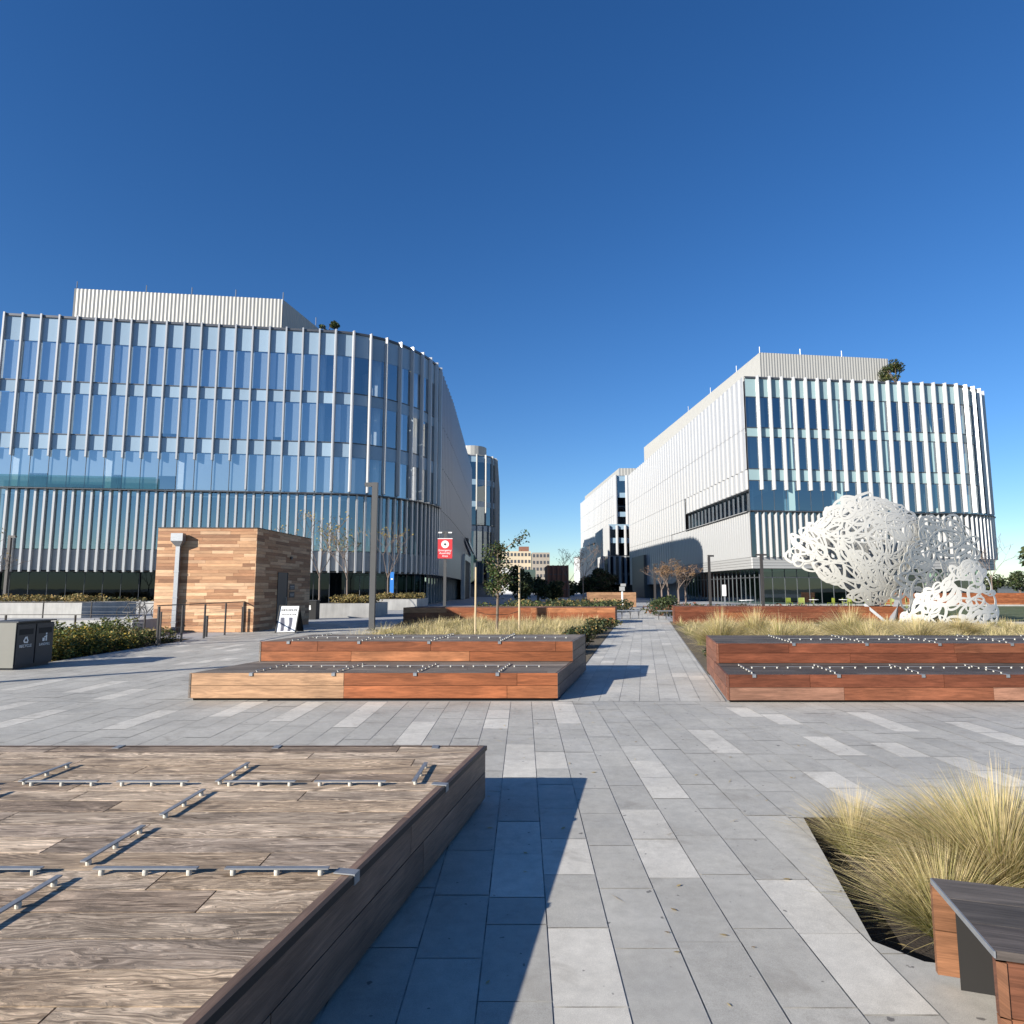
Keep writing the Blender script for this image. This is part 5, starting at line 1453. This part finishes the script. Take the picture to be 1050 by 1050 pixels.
m = MB(); m.box(26.2, 28.6, 270, 276, 0, 14.6); m.build('wall', M['farwhite'], WT); m = MB(); m.box(26.0, 28.8, 269.8, 276.2, 14.61, 14.9); m.build('parapet', M['soffit'], WT)
BB = thing('ribbed_brown_block', 'dark red-brown ribbed block beyond the beds, right of the tan office block', 'building', (8.5, 130, 0))
m = MB(); m.box(7.0, 11.2, 130, 140, 0, 6.3); m.build('wall', M['brownblk'], BB)
for k in range(5):
    m = MB(); m.box(7.0 + k * .98, 7.28 + k * .98, 129.6, 129.99, 0, 6.34); m.build('rib', M['brownblk'], BB)
for z in (1.5, 3.0, 4.5):
    m = MB(); m.box(7.0, 11.2, 129.9, 129.99, z, z + .12); m.build('band', M['mullion'], BB)

# ------------------------------------------------------------------ sculpture of interlaced loops
SC = thing('loop_sculpture', 'large white openwork sculpture of interlaced steel loops in the right bed', 'sculpture', (17.5, 30.3, 0))
def inside(p, poly):
    c = False; n = len(poly)
    for i in range(n):
        a, b = poly[i], poly[i - 1]
        if (a[1] > p[1]) != (b[1] > p[1]) and p[0] < (b[0] - a[0]) * (p[1] - a[1]) / (b[1] - a[1]) + a[0]: c = not c
    return c
def loops(mb, poly, fy, n, rr, bw, seed, th=.035, edge=True, aspect=(.38, .95), ang=None):
    r = random.Random(seed)
    xs = [p[0] for p in poly]; zs = [p[1] for p in poly]
    cen = []
    if edge:
        for a, b in zip(poly, poly[1:] + poly[:1]):
            L = math.hypot(b[0] - a[0], b[1] - a[1]); k = max(1, int(L / .48))
            for i in range(k):
                t = (i + r.random() * .6) / k; cen.append((lerp(a[0], b[0], t), lerp(a[1], b[1], t), 1))
    tries = 0
    while len(cen) < n and tries < n * 60:
        tries += 1; p = (r.uniform(min(xs), max(xs)), r.uniform(min(zs), max(zs)))
        if inside(p, poly): cen.append((*p, 0))
    mx, mz = sum(xs) / len(xs), sum(zs) / len(zs)
    for cx, cz, ed in cen:
        R_ = r.uniform(.26, .46) if ed else r.uniform(*rr); asp = r.uniform(*aspect); ph = r.uniform(0, math.pi) if ang is None or r.random() < .35 else r.gauss(ang(cx, cz), .35)
        if ed:
            dx, dz = mx - cx, mz - cz; L = math.hypot(dx, dz); cx += dx / L * R_ * .9; cz += dz / L * R_ * .9
        for sh_ in range(8):
            ok = sum(inside((cx + R_ * math.cos(t) * .95, cz + R_ * math.sin(t) * asp * .95), poly) for t in (0, 1.57, 3.14, 4.71))
            if ok >= 4 or (ed and ok >= 3): break
            cx += (mx - cx) * .12; cz += (mz - cz) * .12; R_ *= .93
        w = r.uniform(*bw); N = 22; dy = r.uniform(-.014, .014); wob = r.uniform(0, 6.28); wa = r.uniform(.05, .2)
        ring = []
        for i in range(N):
            t = 2 * math.pi * i / N; k_ = 1 + wa * math.sin(2 * t + wob) + wa * .5 * math.sin(3 * t + wob * 2)
            u = R_ * k_ * math.cos(t); v = R_ * k_ * asp * math.sin(t)
            ring.append((cx + u * math.cos(ph) - v * math.sin(ph), cz + u * math.sin(ph) + v * math.cos(ph)))
        b = len(mb.v)
        for i in range(N):
            p, q = ring[i - 1], ring[(i + 1) % N]; tx, tz = q[0] - p[0], q[1] - p[1]; L = math.hypot(tx, tz) or 1; nx, nz = -tz / L, tx / L
            ww = w * (1 + .35 * math.sin(2 * math.pi * i / N + wob))
            for sg, yo in ((-1, -1), (1, -1), (1, 1), (-1, 1)):
                x = ring[i][0] + nx * ww * sg / 2; z = ring[i][1] + nz * ww * sg / 2
                X_, Y_ = fy(x, z); mb.v.append((X_, Y_ + dy + yo * th / 2, max(.01, z)))
        for i in range(N):
            j = (i + 1) % N
            for e in range(4):
                e2 = (e + 1) % 4; mb.face((b + i * 4 + e, b + i * 4 + e2, b + j * 4 + e2, b + j * 4 + e))
S1 = [(12.78, 3.19), (13.38, 4.19), (14.19, 4.92), (15.39, 5.75), (16.55, 6.08), (17.92, 5.94), (19.28, 5.62), (19.83, 5.02), (19.63, 4.19), (19.31, 2.96), (18.57, 2.19), (18.08, 1.56), (17.58, 0.89), (16.45, 0.84), (15.92, 1.02), (15.14, 1.61), (14.28, 2.28), (13.39, 2.73)]
S2 = [(19.6, 5.0), (20.4, 5.05), (21.39, 4.61), (21.98, 3.6), (21.3, 2.45), (19.82, 1.73), (18.85, .97), (17.6, .9), (17.9, 2.2), (18.6, 3.6)]
S3 = [(17.5, 0.06), (18.5, 1.0), (19.5, 1.8), (20.5, 2.65), (21.57, 3.05), (22.4, 2.55), (22.75, 1.5), (22.6, 0.71), (22.6, 0.05), (21.34, 0.03), (19.09, 0.05)]
def f1(x, z):
    u = (x - 16.4) / 3.6; v = (z - 3.4) / 2.7; return x, 30.2 + .9 * (u * u) + .7 * v * v + .10 * (x - 16.4)
def f2(x, z): return x, 30.9 + .85 * (x - 19.0)
def f3(x, z): u = (x - 20.2) / 2.4; return x, 30.0 + .7 * u * u + .25 * (z - .5)
def f4(x, z): return x, 31.2 + .62 * (x - 13.6) + .12 * math.sin(x * 2)
def a1(x, z): return math.atan2(z - .6, x - 17.8) + (1.57 if z > 4.4 else 0)
m = MB(); loops(m, S1, f1, 128, (.32, 1.05), (.065, .115), 801, aspect=(.28, .75), ang=a1); m.build('main_sheet', M['sculpt'], SC)

def persp(f):                                             # the sheet recedes: it is wider where it is farther
    def g_(x, z):
        X_, Y_ = f(x, z); return x * Y_ / 30.5, Y_
    return g_
S2 = [(x, 1.65 + (z - 1.65) * 1.06) for x, z in S2]
m = MB(); loops(m, [(p[0] * .88 + 16.9 * .12, 1.65 + (p[1] * .88 + 3.1 * .12 - 1.65) * 1.07) for p in S1], persp(f4), 95, (.3, .9), (.08, .13), 805); m.build('rear_sheet', M['sculpt'], SC)
m = MB(); loops(m, S2, persp(f2), 62, (.28, .75), (.065, .11), 802); m.build('shaded_sheet', M['sculpt'], SC)
m = MB(); loops(m, S3, f3, 50, (.32, .95), (.075, .125), 803, aspect=(.26, .75), ang=lambda x, z: math.atan2(z + .3, x - 17.2)); m.build('lower_sheet', M['sculpt'], SC)
for a, b in (((16.5, 30.9, .95), (17.35, 30.4, 0)), ((18.2, 31.0, 1.3), (17.45, 30.5, 0)), ((17.2, 31.5, 1.2), (17.9, 31.2, 0))):
    m = MB(); m.bar(a, b, .22, .12); m.build('leg', M['galv'], SC)
